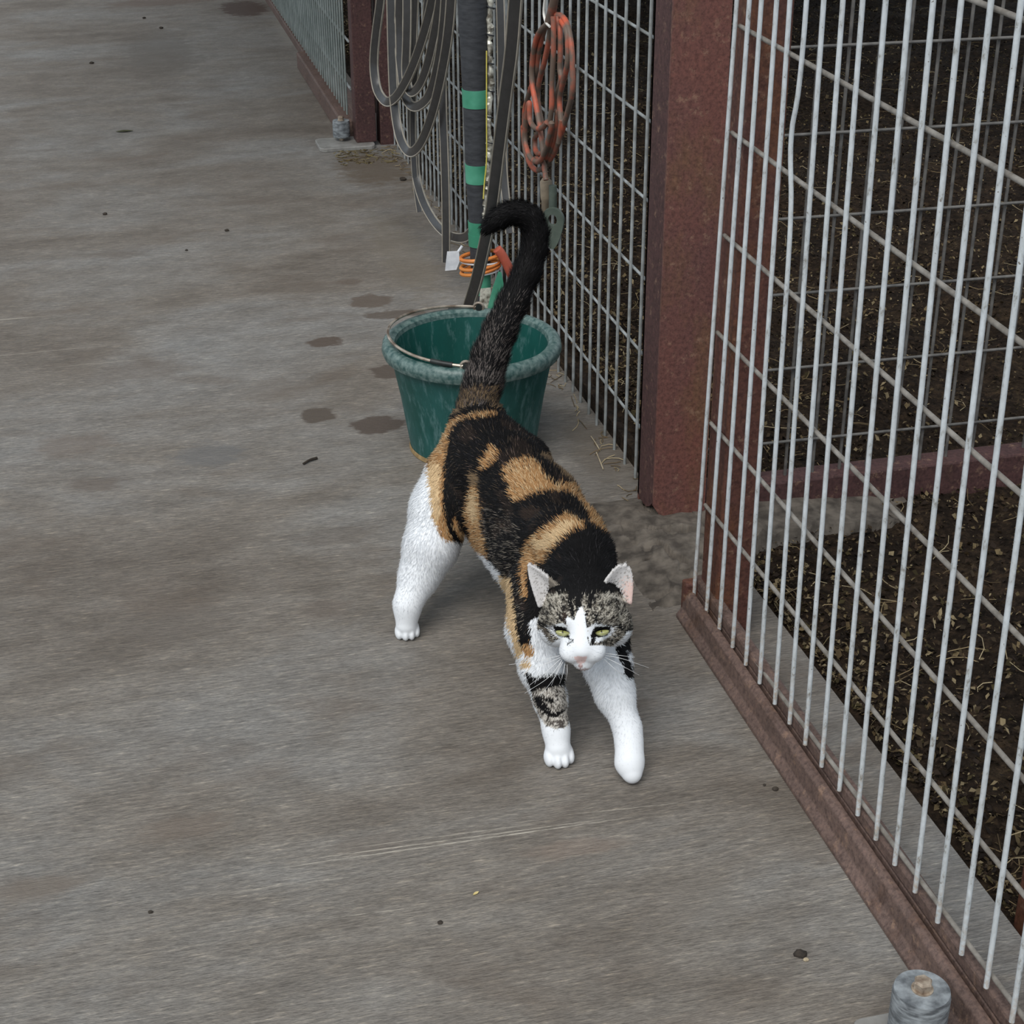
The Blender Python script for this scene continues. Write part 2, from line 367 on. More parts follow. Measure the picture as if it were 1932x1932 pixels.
# ------------------------------------------------------------------ wire meshes shared by all wires
def unit_cyl(name, mat, n=10):
    m = MB(); m.tube([(0, 0, 0), (0, 0, 1)], 1.0, n)
    me = bpy.data.meshes.new(name); me.from_pydata(m.v, [], m.f); me.polygons.foreach_set('use_smooth', [True]*len(me.polygons))
    me.set_sharp_from_angle(angle=math.radians(40)); me.materials.append(mat); return me
UC = {}
def wire(name, a, b, r, mat, parent):
    key = (name, mat)
    if key not in UC: UC[key] = unit_cyl(name, M[mat])
    o = bpy.data.objects.new(name, UC[key]); a = np.array(a, float); b = np.array(b, float); d = b-a; ln = np.linalg.norm(d)
    o.location = tuple(a-org(parent)); o.rotation_euler = Vector((0, 0, 1)).rotation_difference(Vector(d/ln)).to_euler()
    o.scale = (r, r, ln); link(o, parent); return o

# ------------------------------------------------------------------ near sliding gate
GX = 0.79
gate = empty('sliding_gate', (0.80, 1.5, 0))
tag(gate, 'white welded wire mesh sliding gate on a brown steel rail, beside the cat', 'gate')
slope = {1:-.0428,2:-.0271,3:-.0094,4:-.0017,5:.012,6:.0177,7:.0259,8:.0276,9:.0313,10:.0294,11:.0318,12:.0357,13:.0312,14:.0267,15:.0269,16:.0299}
icpt = {1:2.0479,2:1.992,3:1.9373,4:1.883,5:1.8309,6:1.7789,7:1.7236,8:1.6725,9:1.6204,10:1.5686,11:1.5144,12:1.4611,13:1.411,14:1.3613,15:1.3097,16:1.2554,17:1.201,18:1.1475,19:1.095}
WR = 0.0030
ztop = 1.42
for i in range(1, 33):
    s = slope.get(i, 0.030); c = icpt.get(i, 1.095-0.0525*(i-19)); zb = 0.040+0.0019*(i-1)
    if i == 6:
        m = MB(); y = lambda z: c+s*z
        m.tube(spline([(GX, y(zb), zb), (GX, y(.3), .3), (GX, y(.62), .62), (GX, y(.72)+.004, .72), (GX-.002, y(.80)+.012, .80), (GX, y(.92), .92), (GX, y(ztop), ztop)], 40), WR, 10)
        m.build('vertical_wire', M['wire'], gate)
    else:
        wire('vertical_wire', (GX, c+s*zb, zb), (GX, c+s*ztop, ztop), WR, 'wire', gate)
rows = [(-.0331, .1215), (-.021, .238), (-.003, .3346), (.0028, .463), (.0088, .592), (.0129, .7243), (.0094, .8686), (.009, 1.005), (.008, 1.145), (.006, 1.285)]
for b, c in rows:
    y0, y1 = 2.0479-.0428*(c+.02)+.003, 0.40
    wire('horizontal_wire', (GX+0.0075, y0, c+b*y0), (GX+0.0075, y1, c+b*y1), WR, 'wire_grey', gate)
# end stile, bottom rail and the guide channel under it
m = MB(); m.box((0.8015, 1.982, 0.0), (0.857, 2.050, 1.46)); m.build('end_stile', M['stile'], gate, smooth=False, bevel=0.003)
m = MB(); m.box((0.7945, 0.35, 0.045), (0.812, 2.062, 0.066)); m.build('bottom_rail', M['rail'], gate, smooth=False, bevel=0.004)
prof = [(0.766, 0.0), (0.766, 0.006), (0.7745, 0.017), (0.7775, 0.040), (0.783, 0.0455), (0.7895, 0.0455), (0.7915, 0.030), (0.794, 0.030), (0.795, 0.044), (0.814, 0.044), (0.814, 0.0)]
m = MB(); n = len(prof); ys = [0.35]+list(np.linspace(0.5, 2.055, 28))
V = [(x, y, z) for y in ys for x, z in prof]; Fc = []
for k in range(len(ys)-1):
    for q in range(n): Fc.append((k*n+q, k*n+(q+1) % n, (k+1)*n+(q+1) % n, (k+1)*n+q))
Fc += [tuple(range(n)), tuple(range((len(ys)-1)*n, len(ys)*n))]
m.add(V, Fc); m.build('guide_channel', M['rail'], gate, smooth=False, bevel=0.0015)
m = MB(); m.box((0.776, 2.045, 0.0), (0.836, 2.066, 0.060)); m.build('end_plate', M['stile'], gate, smooth=False, bevel=0.004)
m = MB(); m.box((0.8015, 0.34, 1.40), (0.833, 2.036, 1.45)); m.build('top_rail', M['rail'], gate, smooth=False, bevel=0.004)

# upright standing inside the pen by the right edge
m = MB(); m.box((0.935, 1.27, -0.04), (0.995, 1.33, 1.5)); o = m.build('pen_upright', M['stile'], smooth=False, bevel=0.003)
tag(o, 'brown steel upright behind the gate mesh at the right edge', 'post')

# ------------------------------------------------------------------ main post
post = empty('gate_post', (0.875, 2.40, 0)); tag(post, 'wide rusty red steel post with a torn bent foot, between gate and fence', 'post')
def post_mesh():
    m = MB(); x0, x1, y0, y1 = 0.830, 0.922, 2.36, 2.445; t = 0.006; N_ = 26
    zs = [None]+list(np.linspace(0.10, 2.48, N_))
    # front sheet (faces the aisle end) and side sheet, with ragged lower edges
    def sheet(P0, P1, out, rag):
        k = len(rag); V = []; F = []
        for lay in (0, 1):
            for i in range(k):
                p = np.array(P0)+(np.array(P1)-np.array(P0))*i/(k-1)+np.array(out)*lay*t
                for z in [rag[i]]+zs[1:]: V.append((p[0], p[1], z))
        h = len(zs); o = k*h
        for i in range(k-1):
            for j in range(h-1):
                a = i*h+j; F.append((a, a+h, a+h+1, a+1)); F.append((o+a, o+a+1, o+a+h+1, o+a+h))
        for i in range(k-1): F.append((i*h, o+i*h, o+(i+1)*h, (i+1)*h))
        for j in range(h-1): F.append((j, j+1, o+j+1, o+j)); a = (k-1)*h+j; F.append((a, o+a, o+a+1, a+1))
        m.add(V, F)
    sheet((x0, y0, 0), (x1, y0, 0), (0, 1, 0), [0.030, 0.014, 0.008, 0.004, 0.004, 0.003, 0.004, 0.007, 0.005, 0.006])
    sheet((x1-t, y0+t, 0), (x1-t, y1, 0), (1, 0, 0), [0.005]*5)
    sheet((x0, y1, 0), (x1, y1, 0), (0, -1, 0), [0.005]*5)
    return m
post_mesh().build('front_channel', M['post'], post, smooth=False)
m = MB(); x0 = 0.830; t = 0.006
rag = [0.034, 0.020, 0.012, 0.010, 0.012, 0.016]; k = len(rag); V = []; F = []
for lay in (0, 1):
    for i in range(k):
        y = 2.366+(2.445-2.366)*i/(k-1)
        for z in (rag[i], 0.12, 1.0, 2.48): V.append((x0+lay*t, y, z))
for i in range(k-1):
    for j in range(3):
        a = i*4+j; F.append((a, a+4, a+5, a+1)); F.append((k*4+a, k*4+a+1, k*4+a+5, k*4+a+4))
    F.append((i*4, k*4+i*4, k*4+i*4+4, i*4+4))
m.add(V, F); m.build('side_plate', M['maroon'], post, smooth=False)

# broken concrete around the post foot
rub = [(1222, 1052, .030, .012, .006), (1286, 1074, .024, .010, .006), (1262, 1012, .020, .008, .006)]
def lump(c, sx, sy, sz, seed, mat, name):
    r = np.random.default_rng(seed); bm = bmesh.new(); bmesh.ops.create_icosphere(bm, subdivisions=2, radius=1)
    for v in bm.verts:
        f = 1+0.35*(r.random()-0.5); v.co = Vector((v.co.x*sx*f, v.co.y*sy*f, v.co.z*sz*f))
    me = bpy.data.meshes.new(name); bm.to_mesh(me); bm.free(); me.materials.append(mat)
    o = bpy.data.objects.new(name, me); o.location = tuple(c); link(o); return o
places = ['nearest the cat ear', 'against the end of the gate rail', 'right under the torn front edge of the post']
gx = np.linspace(0.73, 0.90, 60); gy = np.linspace(2.07, 2.46, 110); GXm, GYm = np.meshgrid(gx, gy, indexing='ij')
edge = np.clip(np.minimum(np.minimum((GXm-0.73)/0.07, (2.46-GYm)/0.06), (GYm-2.07-0.25*(GXm-0.73))/0.05), 0, 1)
hh = edge*(0.004+0.010*vnoise(GXm, GYm, 31, 0.06)+0.008*vnoise(GXm, GYm, 32, 0.022)+0.004*vnoise(GXm, GYm, 33, 0.008))
crk = np.abs(vnoise(GXm, GYm, 34, 0.05)-0.5) < 0.05; hh = np.where(crk, hh*0.35, hh)-0.0012
gi = np.arange(60*110).reshape(60, 110); Fq = np.stack([gi[:-1, :-1], gi[1:, :-1], gi[1:, 1:], gi[:-1, 1:]], -1).reshape(-1, 4)
m = MB(); m.add(np.stack([GXm, GYm, hh], -1).reshape(-1, 3).tolist(), [tuple(f) for f in Fq.tolist()]); struct(m.build('floor_patch', M['foot'], angle=180))
for q, (px, py, sx, sy, sz) in enumerate(rub):
    c = at(px, py, Z=0.0)
    o = lump((c[0], c[1], sz*0.35), sx, sy, sz, q, M['foot'], 'concrete_chunk')
    tag(o, 'flat broken concrete chunk '+places[q], 'rubble', 'broken concrete by the post')

# ------------------------------------------------------------------ fence between the posts
FX = 0.853
fence = empty('mesh_fence', (FX, 3.7, 0)); tag(fence, 'grey wire mesh fence panel behind the hoses and green bucket', 'fence')
ys = [2.528, 2.591, 2.655, 2.715, 2.769, 2.822, 2.88, 2.934]
while ys[-1] < 4.86: ys.append(ys[-1]+0.0545)
ys.insert(0, 2.47)
for y in ys: wire('vertical_wire', (FX, y, -0.004), (FX, y, 1.5), 0.0028, 'wire_far', fence)
for z in (0.095, 0.233, 0.368, 0.503, 0.634, 0.767, 0.90, 1.035, 1.17, 1.305, 1.44):
    wire('horizontal_wire', (FX+0.007, 2.445, z+0.004), (FX+0.007, 4.88, z-0.012), 0.0026, 'wire_far', fence)
m = MB(); m.box((FX+0.012, 2.446, -0.05), (FX+0.03, 4.9, 0.03)); m.build('base_board', M['dirt'], fence, smooth=False)

# ------------------------------------------------------------------ partition across the pens
PY = 2.40
part = empty('pen_partition', (1.8, PY, 0)); tag(part, 'weathered wire partition across the dirt pen, seen through the white gate', 'fence')
x = 0.93
while x < 3.0:
    wire('vertical_wire', (x, PY, 0.03), (x, PY, 1.5), 0.0028, 'wire_dark', part); x += 0.0508
for z in (0.105, 0.240, 0.372, 0.500, 0.635, 0.770, 0.905, 1.04, 1.18):
    wire('horizontal_wire', (0.92, PY-0.006, z+0.004), (3.0, PY-0.006, z-0.018), 0.0026, 'wire_dark', part)
m = MB(); m.box((0.922, 2.375, -0.05), (3.0, 2.425, 0.040)); m.build('base_beam', M['maroon'], part, smooth=False, bevel=0.004)
# concrete footing under the partition
r_ = np.random.default_rng(5); m = MB(); nx = 26
V = []; F = []
for i in range(nx):
    x = 0.90+0.40*i/(nx-1); w = 0.075*(1-0.5*(i/(nx-1)))+0.012*r_.random(); top = 0.004+0.006*r_.random()-0.03*(i/(nx-1))**2
    V += [(x, 2.245-0.02+0.02*r_.random()+0.05*(i/(nx-1)), -0.06), (x, 2.255+0.02*r_.random()+0.03*(i/(nx-1)), top), (x, 2.375, top+0.004), (x, 2.375, -0.06)]
for i in range(nx-1):
    for k in range(4): F.append((i*4+k, i*4+(k+1) % 4, i*4+4+(k+1) % 4, i*4+4+k))
F += [(0, 1, 2, 3), tuple((nx-1)*4+k for k in (3, 2, 1, 0))]
m.add(V, F); o = m.build('concrete_footing', M['foot'], angle=60); tag(o, 'rough pale concrete footing under the wire partition', 'footing')

# ------------------------------------------------------------------ far gate
fg = empty('far_gate', (0.75, 6.2, 0)); tag(fg, 'distant pale mesh gate with a maroon end stile along the aisle', 'gate')
m = MB(); m.box((0.738, 4.90, 0.012), (0.799, 4.96, 1.9)); m.build('end_stile', M['maroon'], fg, smooth=False, bevel=0.003)
y = 5.0
while y < 7.9:
    wire('vertical_wire', (0.728, y, 0.075), (0.728, y, 1.45), 0.0031, 'wire_pale', fg); y += 0.0508
for z in (0.16, 0.30, 0.435, 0.57, 0.705, 0.84, 0.98, 1.11, 1.25):
    wire('horizontal_wire', (0.736, 4.96, z), (0.736, 7.9, z), 0.0036, 'wire_far', fg)
m = MB(); m.box((0.740, 4.96, 0.055), (0.775, 7.9, 0.095)); m.build('bottom_rail', M['rail'], fg, smooth=False, bevel=0.004)
m = MB(); m.box((0.705, 4.99, 0.0), (0.745, 6.02, 0.060)); m.build('guide_channel', M['rail'], fg, smooth=False, bevel=0.005)
m = MB(); m.box((0.728, 6.02, 0.028), (0.760, 7.9, 0.060)); m.build('guide_bar', M['rail'], fg, smooth=False, bevel=0.004)
m = MB(); m.box((0.738, 7.84, 0.01), (0.799, 7.9, 1.9)); m.build('end_stile', M['maroon'], fg, smooth=False, bevel=0.003)
m = MB(); m.box((0.812, 4.905, -0.05), (0.862, 4.975, 2.86)); o = m.build('fence_post', M['maroon'], smooth=False, bevel=0.003)
tag(o, 'dark maroon fence post just right of the distant gate stile', 'post')

def roller(loc, r, h, name_lab, plate, lab_plate):
    e = empty('guide_roller', (loc[0], loc[1], 0)); tag(e, name_lab, 'roller', 'gate guide rollers')
    c = (loc[0], loc[1], 0.0); z0 = plate+0.010
    m = MB(); m.lathe([(r*0.55, z0), (r*0.94, z0+0.001), (r, z0+h*0.08), (r*1.0, z0+h*0.9), (r*0.955, z0+h), (r*0.34, z0+h), (r*0.30, z0+h-0.0012)], c, 48)
    m.build('wheel', M['roller'], e)
    m = MB(); m.lathe([(r*0.38, z0+h-0.001), (r*0.38, z0+h+0.0015), (r*0.22, z0+h+0.0015)], c, 24); m.build('washer', M['bolt'], e)
    m = MB(); m.lathe([(r*0.33, z0+h+0.0015), (r*0.335, z0+h+0.010), (r*0.27, z0+h+0.0125), (0.001, z0+h+0.0128)], c, 6); m.build('bolt_head', M['bolt'], e, smooth=False)
    m = MB(); m.tube([(c[0], c[1], plate*0.5), (c[0], c[1], z0+0.002)], r*0.3, 12); m.build('axle', M['bolt'], e)
    return e
m = None
pr = at(1740, 1866, Z=0.078)
rl = roller((pr[0], pr[1]), 0.0300, 0.060, 'scuffed grey guide roller with a rusty hex bolt, bottom right corner', 0.008, '')
m = MB(); a = at(1610, 1925, Z=0.010)
def rounded_plate(x0, x1, y0, y1, z0, z1, r):
    pts = []
    for cx, cy, a0 in ((x1-r, y1-r, 0), (x0+r, y1-r, 90), (x0+r, y0+r, 180), (x1-r, y0+r, 270)):
        for k in range(5): t = math.radians(a0+22.5*k); pts.append((cx+r*math.cos(t), cy+r*math.sin(t)))
    n = len(pts); mm = MB()
    mm.add([(x, y, z0) for x, y in pts]+[(x, y, z1) for x, y in pts], [tuple(reversed(range(n))), tuple(range(n, 2*n))]+[(i, (i+1) % n, n+(i+1) % n, n+i) for i in range(n)])
    return mm
rounded_plate(a[0]-0.002, pr[0]+0.02, pr[1]-0.075, at(1650, 1915, Z=0.008)[1], 0.0, 0.008, 0.012).build('base_plate', M['steel'], rl, smooth=False, bevel=0.0015)
fr = at(645, 236, Z=0.05)
r2 = roller((0.700, 4.945), 0.026, 0.050, 'small grey guide roller on a steel plate by the distant gate stile', 0.012, '')
rounded_plate(0.622, 0.79, 4.86, 4.985, 0.0, 0.012, 0.02).build('base_plate', M['steel'], r2, smooth=False, bevel=0.002)

# ------------------------------------------------------------------ bucket
bc = at(893, 838, Z=0); bc[2] = 0
bk = empty('bucket', bc); tag(bk, 'dark green plastic bucket with worn pale rim, standing behind the cat', 'bucket')
HB = 0.212; RT = 0.1475; RB = 0.116
prof = [(0.001, 0.004), (RB-0.012, 0.004), (RB-0.004, 0.0), (RB, 0.004), (RB+0.0015, 0.012), ((RT+RB)/2, HB*0.5), (RT-0.001, HB-0.03)]
m = MB(); m.lathe(prof, bc, 72, close=False); m.build('body', M['bucket'], bk)
prof = [(RT-0.001, HB-0.030), (RT+0.004, HB-0.030), (RT+0.0125, HB-0.026), (RT+0.0155, HB-0.017), (RT+0.0135, HB-0.006), (RT+0.007, HB), (RT-0.001, HB+0.001), (RT-0.008, HB-0.004), (RT-0.010, HB-0.012)]
m = MB(); m.lathe(prof, bc, 72, close=False); m.build('rim', M['rim'], bk)
prof = [(RT-0.0098, HB-0.0118), ((RT+RB)/2-0.006, HB*0.5), (RB-0.008, 0.012), (0.001, 0.010)]
m = MB(); m.lathe(prof, bc, 72, close=False); m.build('lining', M['bucket_in'], bk)
m = MB(); m.lathe([(RB+0.0006, 0.0), (RB+0.003, 0.0015), (RB+0.0022, 0.009), (RB+0.0016, 0.010)], bc, 72, close=False); m.build('mud_line', M['mudline'], bk)
# bail: swung over to the left and resting on the rim
p_f = at(884, 668, Z=HB+0.001); p_b = at(905, 573, Z=HB+0.004)
af = math.atan2(p_f[1]-bc[1], p_f[0]-bc[0]); ab = math.atan2(p_b[1]-bc[1], p_b[0]-bc[0])
R1 = RT-0.001
angs = np.linspace(af, ab-2*math.pi if ab > af else ab, 60)
if abs(angs[-1]-angs[0]) > 5: angs = np.linspace(af, ab, 60)
pts = []
for q, a in enumerate(angs):
    t = q/59; w = math.sin(math.pi*t); pts.append((bc[0]+(R1+0.004*w)*math.cos(a), bc[1]+(R1+0.004*w)*math.sin(a), HB+0.004+0.010*w))
m = MB(); m.tube(pts, 0.0028, 8); bail = m.build('bail', M['bail'], bk)
m = MB(); m.tube(pts[3:9], 0.0048, 10); m.build('grip', M['bailend'], bail)
for q in (0, -1):
    c = np.array(pts[q]); rad = np.array([math.cos(angs[q]), math.sin(angs[q]), 0]); tg = np.array([-rad[1], rad[0], 0])
    loop = [c+0.009*(math.cos(t)*tg*1.0+math.sin(t)*np.array([0, 0, 1]))*1.0 for t in np.linspace(0, 2*math.pi, 17)[:-1]]
    m = MB(); m.tube(loop, 0.0026, 8, closed=True); m.build('bail_eye', M['bail'], bk)
    m = MB(); m.tube([c-rad*0.004, c+rad*0.006], 0.006, 12); m.build('bail_pin', M['bailend'], bk)

# ------------------------------------------------------------------ insulated standpipe with tape, cable and cord
PYY = 3.36
pipe = empty('standpipe', at(905, 640, Y=PYY)*np.array([1, 1, 0])); tag(pipe, 'upright water pipe in black foam, bound with green tape, behind the bucket', 'pipe')
def ppt(py, px=None):
    cx = np.interp(py, [-300, 0, 180, 330, 440, 520, 640], [884, 893, 899, 902, 905, 907, 910]) if px is None else px
    return at(cx, py, Y=PYY)
def prad(py): return np.interp(py, [-300, 0, 180, 330, 440, 520, 640], [.0335, .0325, .029, .026, .023, .021, .019])
pys = list(range(-320, 641, 40))
m = MB(); m.tube([ppt(p) for p in pys], [prad(p) for p in pys], 28); m.build('foam_sleeve', M['pipe'], pipe)
def tapeband(p0, p1, mat='tape', off=0.0012, tw=0.0):
    m = MB(); q = np.linspace(p0, p1, 5); m.tube([ppt(p) for p in q], [prad(p)+off+tw*math.sin(3*i) for i, p in enumerate(q)], 28); m.build('tape_band', M[mat], pipe, angle=70)
tapeband(166, 200); tapeband(308, 343, tw=0.0006); tapeband(416, 440); tapeband(440, 462, off=0.0022); tapeband(514, 552)
# loose tail of tape and white cloth at the foot
def quadstrip(L, R, mat, name, parent, th=0.002):
    m = MB(); V = []; F = []
    for a, b in zip(L, R):
        a = np.array(a); b = np.array(b); V += [a, b, b+np.array([0, th, 0]), a+np.array([0, th, 0])]
    k = len(L)
    for i in range(k-1):
        for q in range(4): F.append((i*4+q, i*4+(q+1) % 4, i*4+4+(q+1) % 4, i*4+4+q))
    F += [(0, 1, 2, 3), tuple((k-1)*4+q for q in (3, 2, 1, 0))]
    m.add(V, F); return m.build(name, mat, parent, angle=60)
Yt = PYY-0.035
quadstrip([at(x, y, Y=Yt-d) for x, y, d in ((941, 512, 0), (931, 540, .004), (924, 566, .0), (919, 588, 0))], [at(x, y, Y=Yt-d) for x, y, d in ((946, 514, 0), (952, 545, .004), (952, 566, .002), (948, 590, 0))], M['tape'], 'tape_tail', pipe)
quadstrip([at(x, y, Y=Yt+.004) for x, y in ((906, 545), (905, 572), (908, 592))], [at(x, y, Y=Yt+.004) for x, y in ((926, 543), (926, 570), (925, 590))], M['foil'], 'cloth_wrap', pipe)
# foil cable along the right side
cp = [(925, -120), (927, -30), (925, 30), (924, 90), (926, 150), (922, 205), (923, 260), (922, 300), (919, 350), (916, 385), (914, 412)]
P = spline([at(x, y, Y=PYY-0.022) for x, y in cp], 90); rr = np.random.default_rng(3)
m = MB(); m.tube(P+rr.normal(0, 0.0011, P.shape), 0.0062+rr.normal(0, 0.0009, len(P)), 9); m.build('foil_cable', M['foil'], pipe)
for q in range(9):
    i = 6+q*8; 
    if i+6 < len(P): m = MB(); tt = np.linspace(0, 2.6*math.pi, 14); m.tube([P[i]+np.array([0.0075*math.cos(a), 0.0075*math.sin(a), -0.012*a/(2*math.pi)]) for a in tt], 0.0016, 6); m.build('cable_tie', M['pipe'], pipe)
m = MB(); m.tube(spline([at(x, y, Y=PYY-0.030) for x, y in ((918, 96), (918, 165), (918, 230), (918, 300), (914, 345), (912, 375))], 30), 0.0014, 6); m.build('yellow_edge', M['yellow'], pipe)
# orange cord wound round the pipe
oc = empty('orange_cord_wrap', ppt(495)); tag(oc, 'thin orange cord wound around the black pipe, holding a white tag', 'cord')
for p0, dz, mt in ((483, 0.004, 'orange2'), (492, -0.002, 'tagm'), (499, 0.006, 'orange2'), (507, 0.008, 'orange2'), (511, 0.003, 'tagm')):
    c = ppt(p0); R = prad(p0)+0.007; th = np.linspace(0, 2*math.pi, 33)[:-1]
    m = MB(); m.tube([c+np.array([R*1.5*math.cos(a), R*math.sin(a), dz*math.cos(a)]) for a in th], 0.0042 if mt == 'orange2' else 0.002, 8, closed=True)
    m.build('cord_turn', M[mt], oc)
quadstrip([at(x, y, Y=PYY-.045) for x, y in ((844, 475), (842, 492), (840, 511))], [at(x, y, Y=PYY-.048) for x, y in ((866, 474), (867, 494), (861, 509))], M['tagm'], 'paper_tag', oc)
m = MB(); m.tube(spline([at(x, y, Y=PYY-.042) for x, y in ((862, 478), (868, 470), (872, 464))], 8), 0.003, 7); m.build('tie', M['tagm'], oc)
m = MB(); m.tube(spline([at(x, y, Y=PYY-.02) for x, y in ((938, 470), (947, 481), (957, 500), (966, 520))], 20), [0.008]*3+[0.011]*50 if False else 0.0105, 12); m.build('red_sleeve', M['red_rubber'], oc)

# ------------------------------------------------------------------ hoses
def hpt(px, py, d=0.0): return at(px, py, Y=3.45+(850-px)*0.0042+d)
FACE = np.array([-0.5, -0.82, 0.25]); FACE /= np.linalg.norm(FACE)
CM = lin4((58, 57, 57)); CE = lin4((168, 161, 148))
def hose(pts, hw, label, d=0.0, name='flat_hose', tap=None):
    P = spline([hpt(x, y, d+(pts[i][2] if len(pts[i]) > 2 else 0)) for i, (x, y) in enumerate([(q[0], q[1]) for q in pts])], 110)
    base = P[np.argmin(P[:, 2])]
    m = MB(); m.band(P, hw, hw*0.42, FACE, CM, CE); o = m.build(name, M['hose'], color=True)
    tag(o, label, 'hose', 'hoses hanging on the mesh fence'); return o
k6 = lambda L: [(690+x/6.44, y/6.44) for x, y in L]
hose(k6([(230, -520), (200, -200), (170, 100), (130, 400), (104, 680), (108, 900), (150, 1110), (250, 1235), (360, 1190), (480, 1010), (590, 770), (690, 480), (780, 150), (850, -200), (890, -520)]), 0.0118, 'black flat hose in the frontmost loop, nearest the maroon gate stile', -0.02)
hose(k6([(430, -520), (420, -100), (405, 300), (415, 650), (440, 900), (470, 1130), (540, 1270), (640, 1290), (760, 1180), (850, 930), (920, 560), (960, 200), (985, -200), (1000, -520)]), 0.0118, 'black flat hose looped lowest in the middle of the bundle, behind the front loop', 0.05)
hose(k6([(500, -520), (505, 100), (500, 500), (490, 900), (540, 1110), (640, 1060), (740, 830), (830, 450), (900, 50), (940, -300), (960, -520)]), 0.0112, 'black flat hose in the shortest inner loop of the bundle', 0.02)
hose(k6([(300, -520), (310, 0), (320, 500), (335, 1000), (360, 1350), (410, 1640), (480, 1800), (560, 1850), (660, 1760), (760, 1540), (850, 1240), (930, 880), (1000, 450), (1040, 0), (1060, -520)]), 0.0118, 'black flat hose in the long loop hanging lowest beside the pipe', 0.0)
k7 = lambda L: [(720+x/6.04, 280+y/6.04) for x, y in L]
hose([(786, -80), (780, 60), (777, 180), (778, 260)]+k7([(375, 60), (400, 340), (470, 590), (580, 800), (700, 940), (820, 1010), (960, 1010), (1080, 880)]), 0.0112, 'black flat hose sweeping down to the pipe foot, in the widest sag', 0.17)
hose([(833, -80), (834, 100), (836, 220)]+k7([(715, 0), (730, 500), (736, 900), (737, 1300)]), 0.0105, 'black flat hose hanging straight down left of the pipe', 0.12)
hose([(812, -80), (800, 60), (784, 140), (779, 230), (783, 330), (792, 400)], 0.008, 'black flat hose strand hanging behind the loops', 0.16)
hose([(981, -90), (973, 0), (965, 100), (955, 178), (941, 290), (927, 400), (913, 470), (899, 530), (884, 580)], 0.0125, 'black flat hose slanting across the front of the pipe to the bucket', -0.30)
hose([(938, -90), (944, 0), (946, 90), (947, 190), (950, 320), (962, 440)], 0.009, 'black flat hose behind the slanting one, right of the pipe', 0.12)
m = MB(); q = at(860, 583, Y=3.30); m.tube([q+np.array([0, 0, -0.06]), q], 0.017, 18); o = m.build('pipe_stub', M['pipe']); tag(o, 'black capped pipe stub rising behind the left rim of the bucket', 'pipe')

# ------------------------------------------------------------------ orange extension cord coil
ec = empty('extension_cord', at(1035, 330, X=0.835)); tag(ec, 'coiled dirty orange extension cord hanging on the mesh fence', 'cord')
k8 = lambda L: [(960+x/7.727, y/7.727) for x, y in L]
k1 = lambda L: [(600+x/2.972, y/2.972) for x, y in L]
strands = [
  (0.0, k8([(575, 330), (440, 480), (370, 700), (335, 1000), (345, 1250), (400, 1550), (445, 1800)])+k1([(1243, 700), (1262, 850), (1272, 960), (1278, 1010)])),
  (0.010, k8([(540, 360), (470, 600), (420, 850), (390, 1080), (300, 1350), (235, 1600), (225, 1850)])+k1([(1150, 720), (1165, 860), (1215, 950), (1275, 930), (1335, 830), (1385, 680), (1425, 520)])+k8([(930, 1000), (915, 700), (870, 420), (790, 250), (690, 215)])),
  (-0.008, k8([(650, 240), (655, 500), (650, 800), (630, 1200), (625, 1550), (600, 1800)])+k1([(1310, 700), (1280, 830), (1240, 905), (1190, 880), (1160, 780), (1170, 640)])+k8([(300, 1500), (310, 1750), (390, 1870), (490, 1860), (560, 1780)])),
  (0.004, k8([(700, 260), (745, 450), (750, 750), (745, 1000), (760, 1150), (700, 1400), (690, 1600)])+k1([(1340, 640), (1320, 800), (1270, 900), (1220, 890)])),
  (0.012, k8([(620, 300), (580, 600), (520, 900), (450, 1150), (420, 1400), (450, 1650), (480, 1850)])+k1([(1215, 780), (1230, 860), (1290, 850)])),
  (0.006, k8([(760, 300), (840, 450), (860, 700), (850, 950), (790, 1200), (740, 1450), (760, 1750)])+k1([(1365, 680), (1350, 800)])),
]
for d, pts in strands:
    m = MB(); m.tube(spline([at(x, y, X=0.825+d) for x, y in pts], 120), 0.0053, 10); m.build('cord_loop', M['orange'], ec)
m = MB(); m.tube(spline([at(x, y, X=0.828) for x, y in ((1051, -60), (1047, -10), (1042, 18), (1036, 40))], 20), 0.0085, 10); m.build('cord_knot', M['orange'], ec)
m = MB(); pc = at(1032, 367, X=0.838)
m.tube([at(1029, 336, X=.838), at(1030, 342, X=.838), at(1031, 372, X=.838), at(1030, 380, X=.838), at(1029, 400, X=.838)], [0.007, 0.012, 0.012, 0.009, 0.008], 10); m.build('plug', M['plug'], ec)
m = MB(); m.tube([at(1043, 350, X=.842), at(1043, 392, X=.842)], 0.008, 10); m.build('socket', M['disc'], ec)
hk = MB(); hk.tube(spline([at(x, y, X=0.822) for x, y in ((1034, -40), (1028, 0), (1026, 25), (1030, 42), (1037, 50))], 24), 0.0024, 8); o = hk.build('hook', M['hookm']); tag(o, 'thin white hook holding the orange cord coil', 'hook')
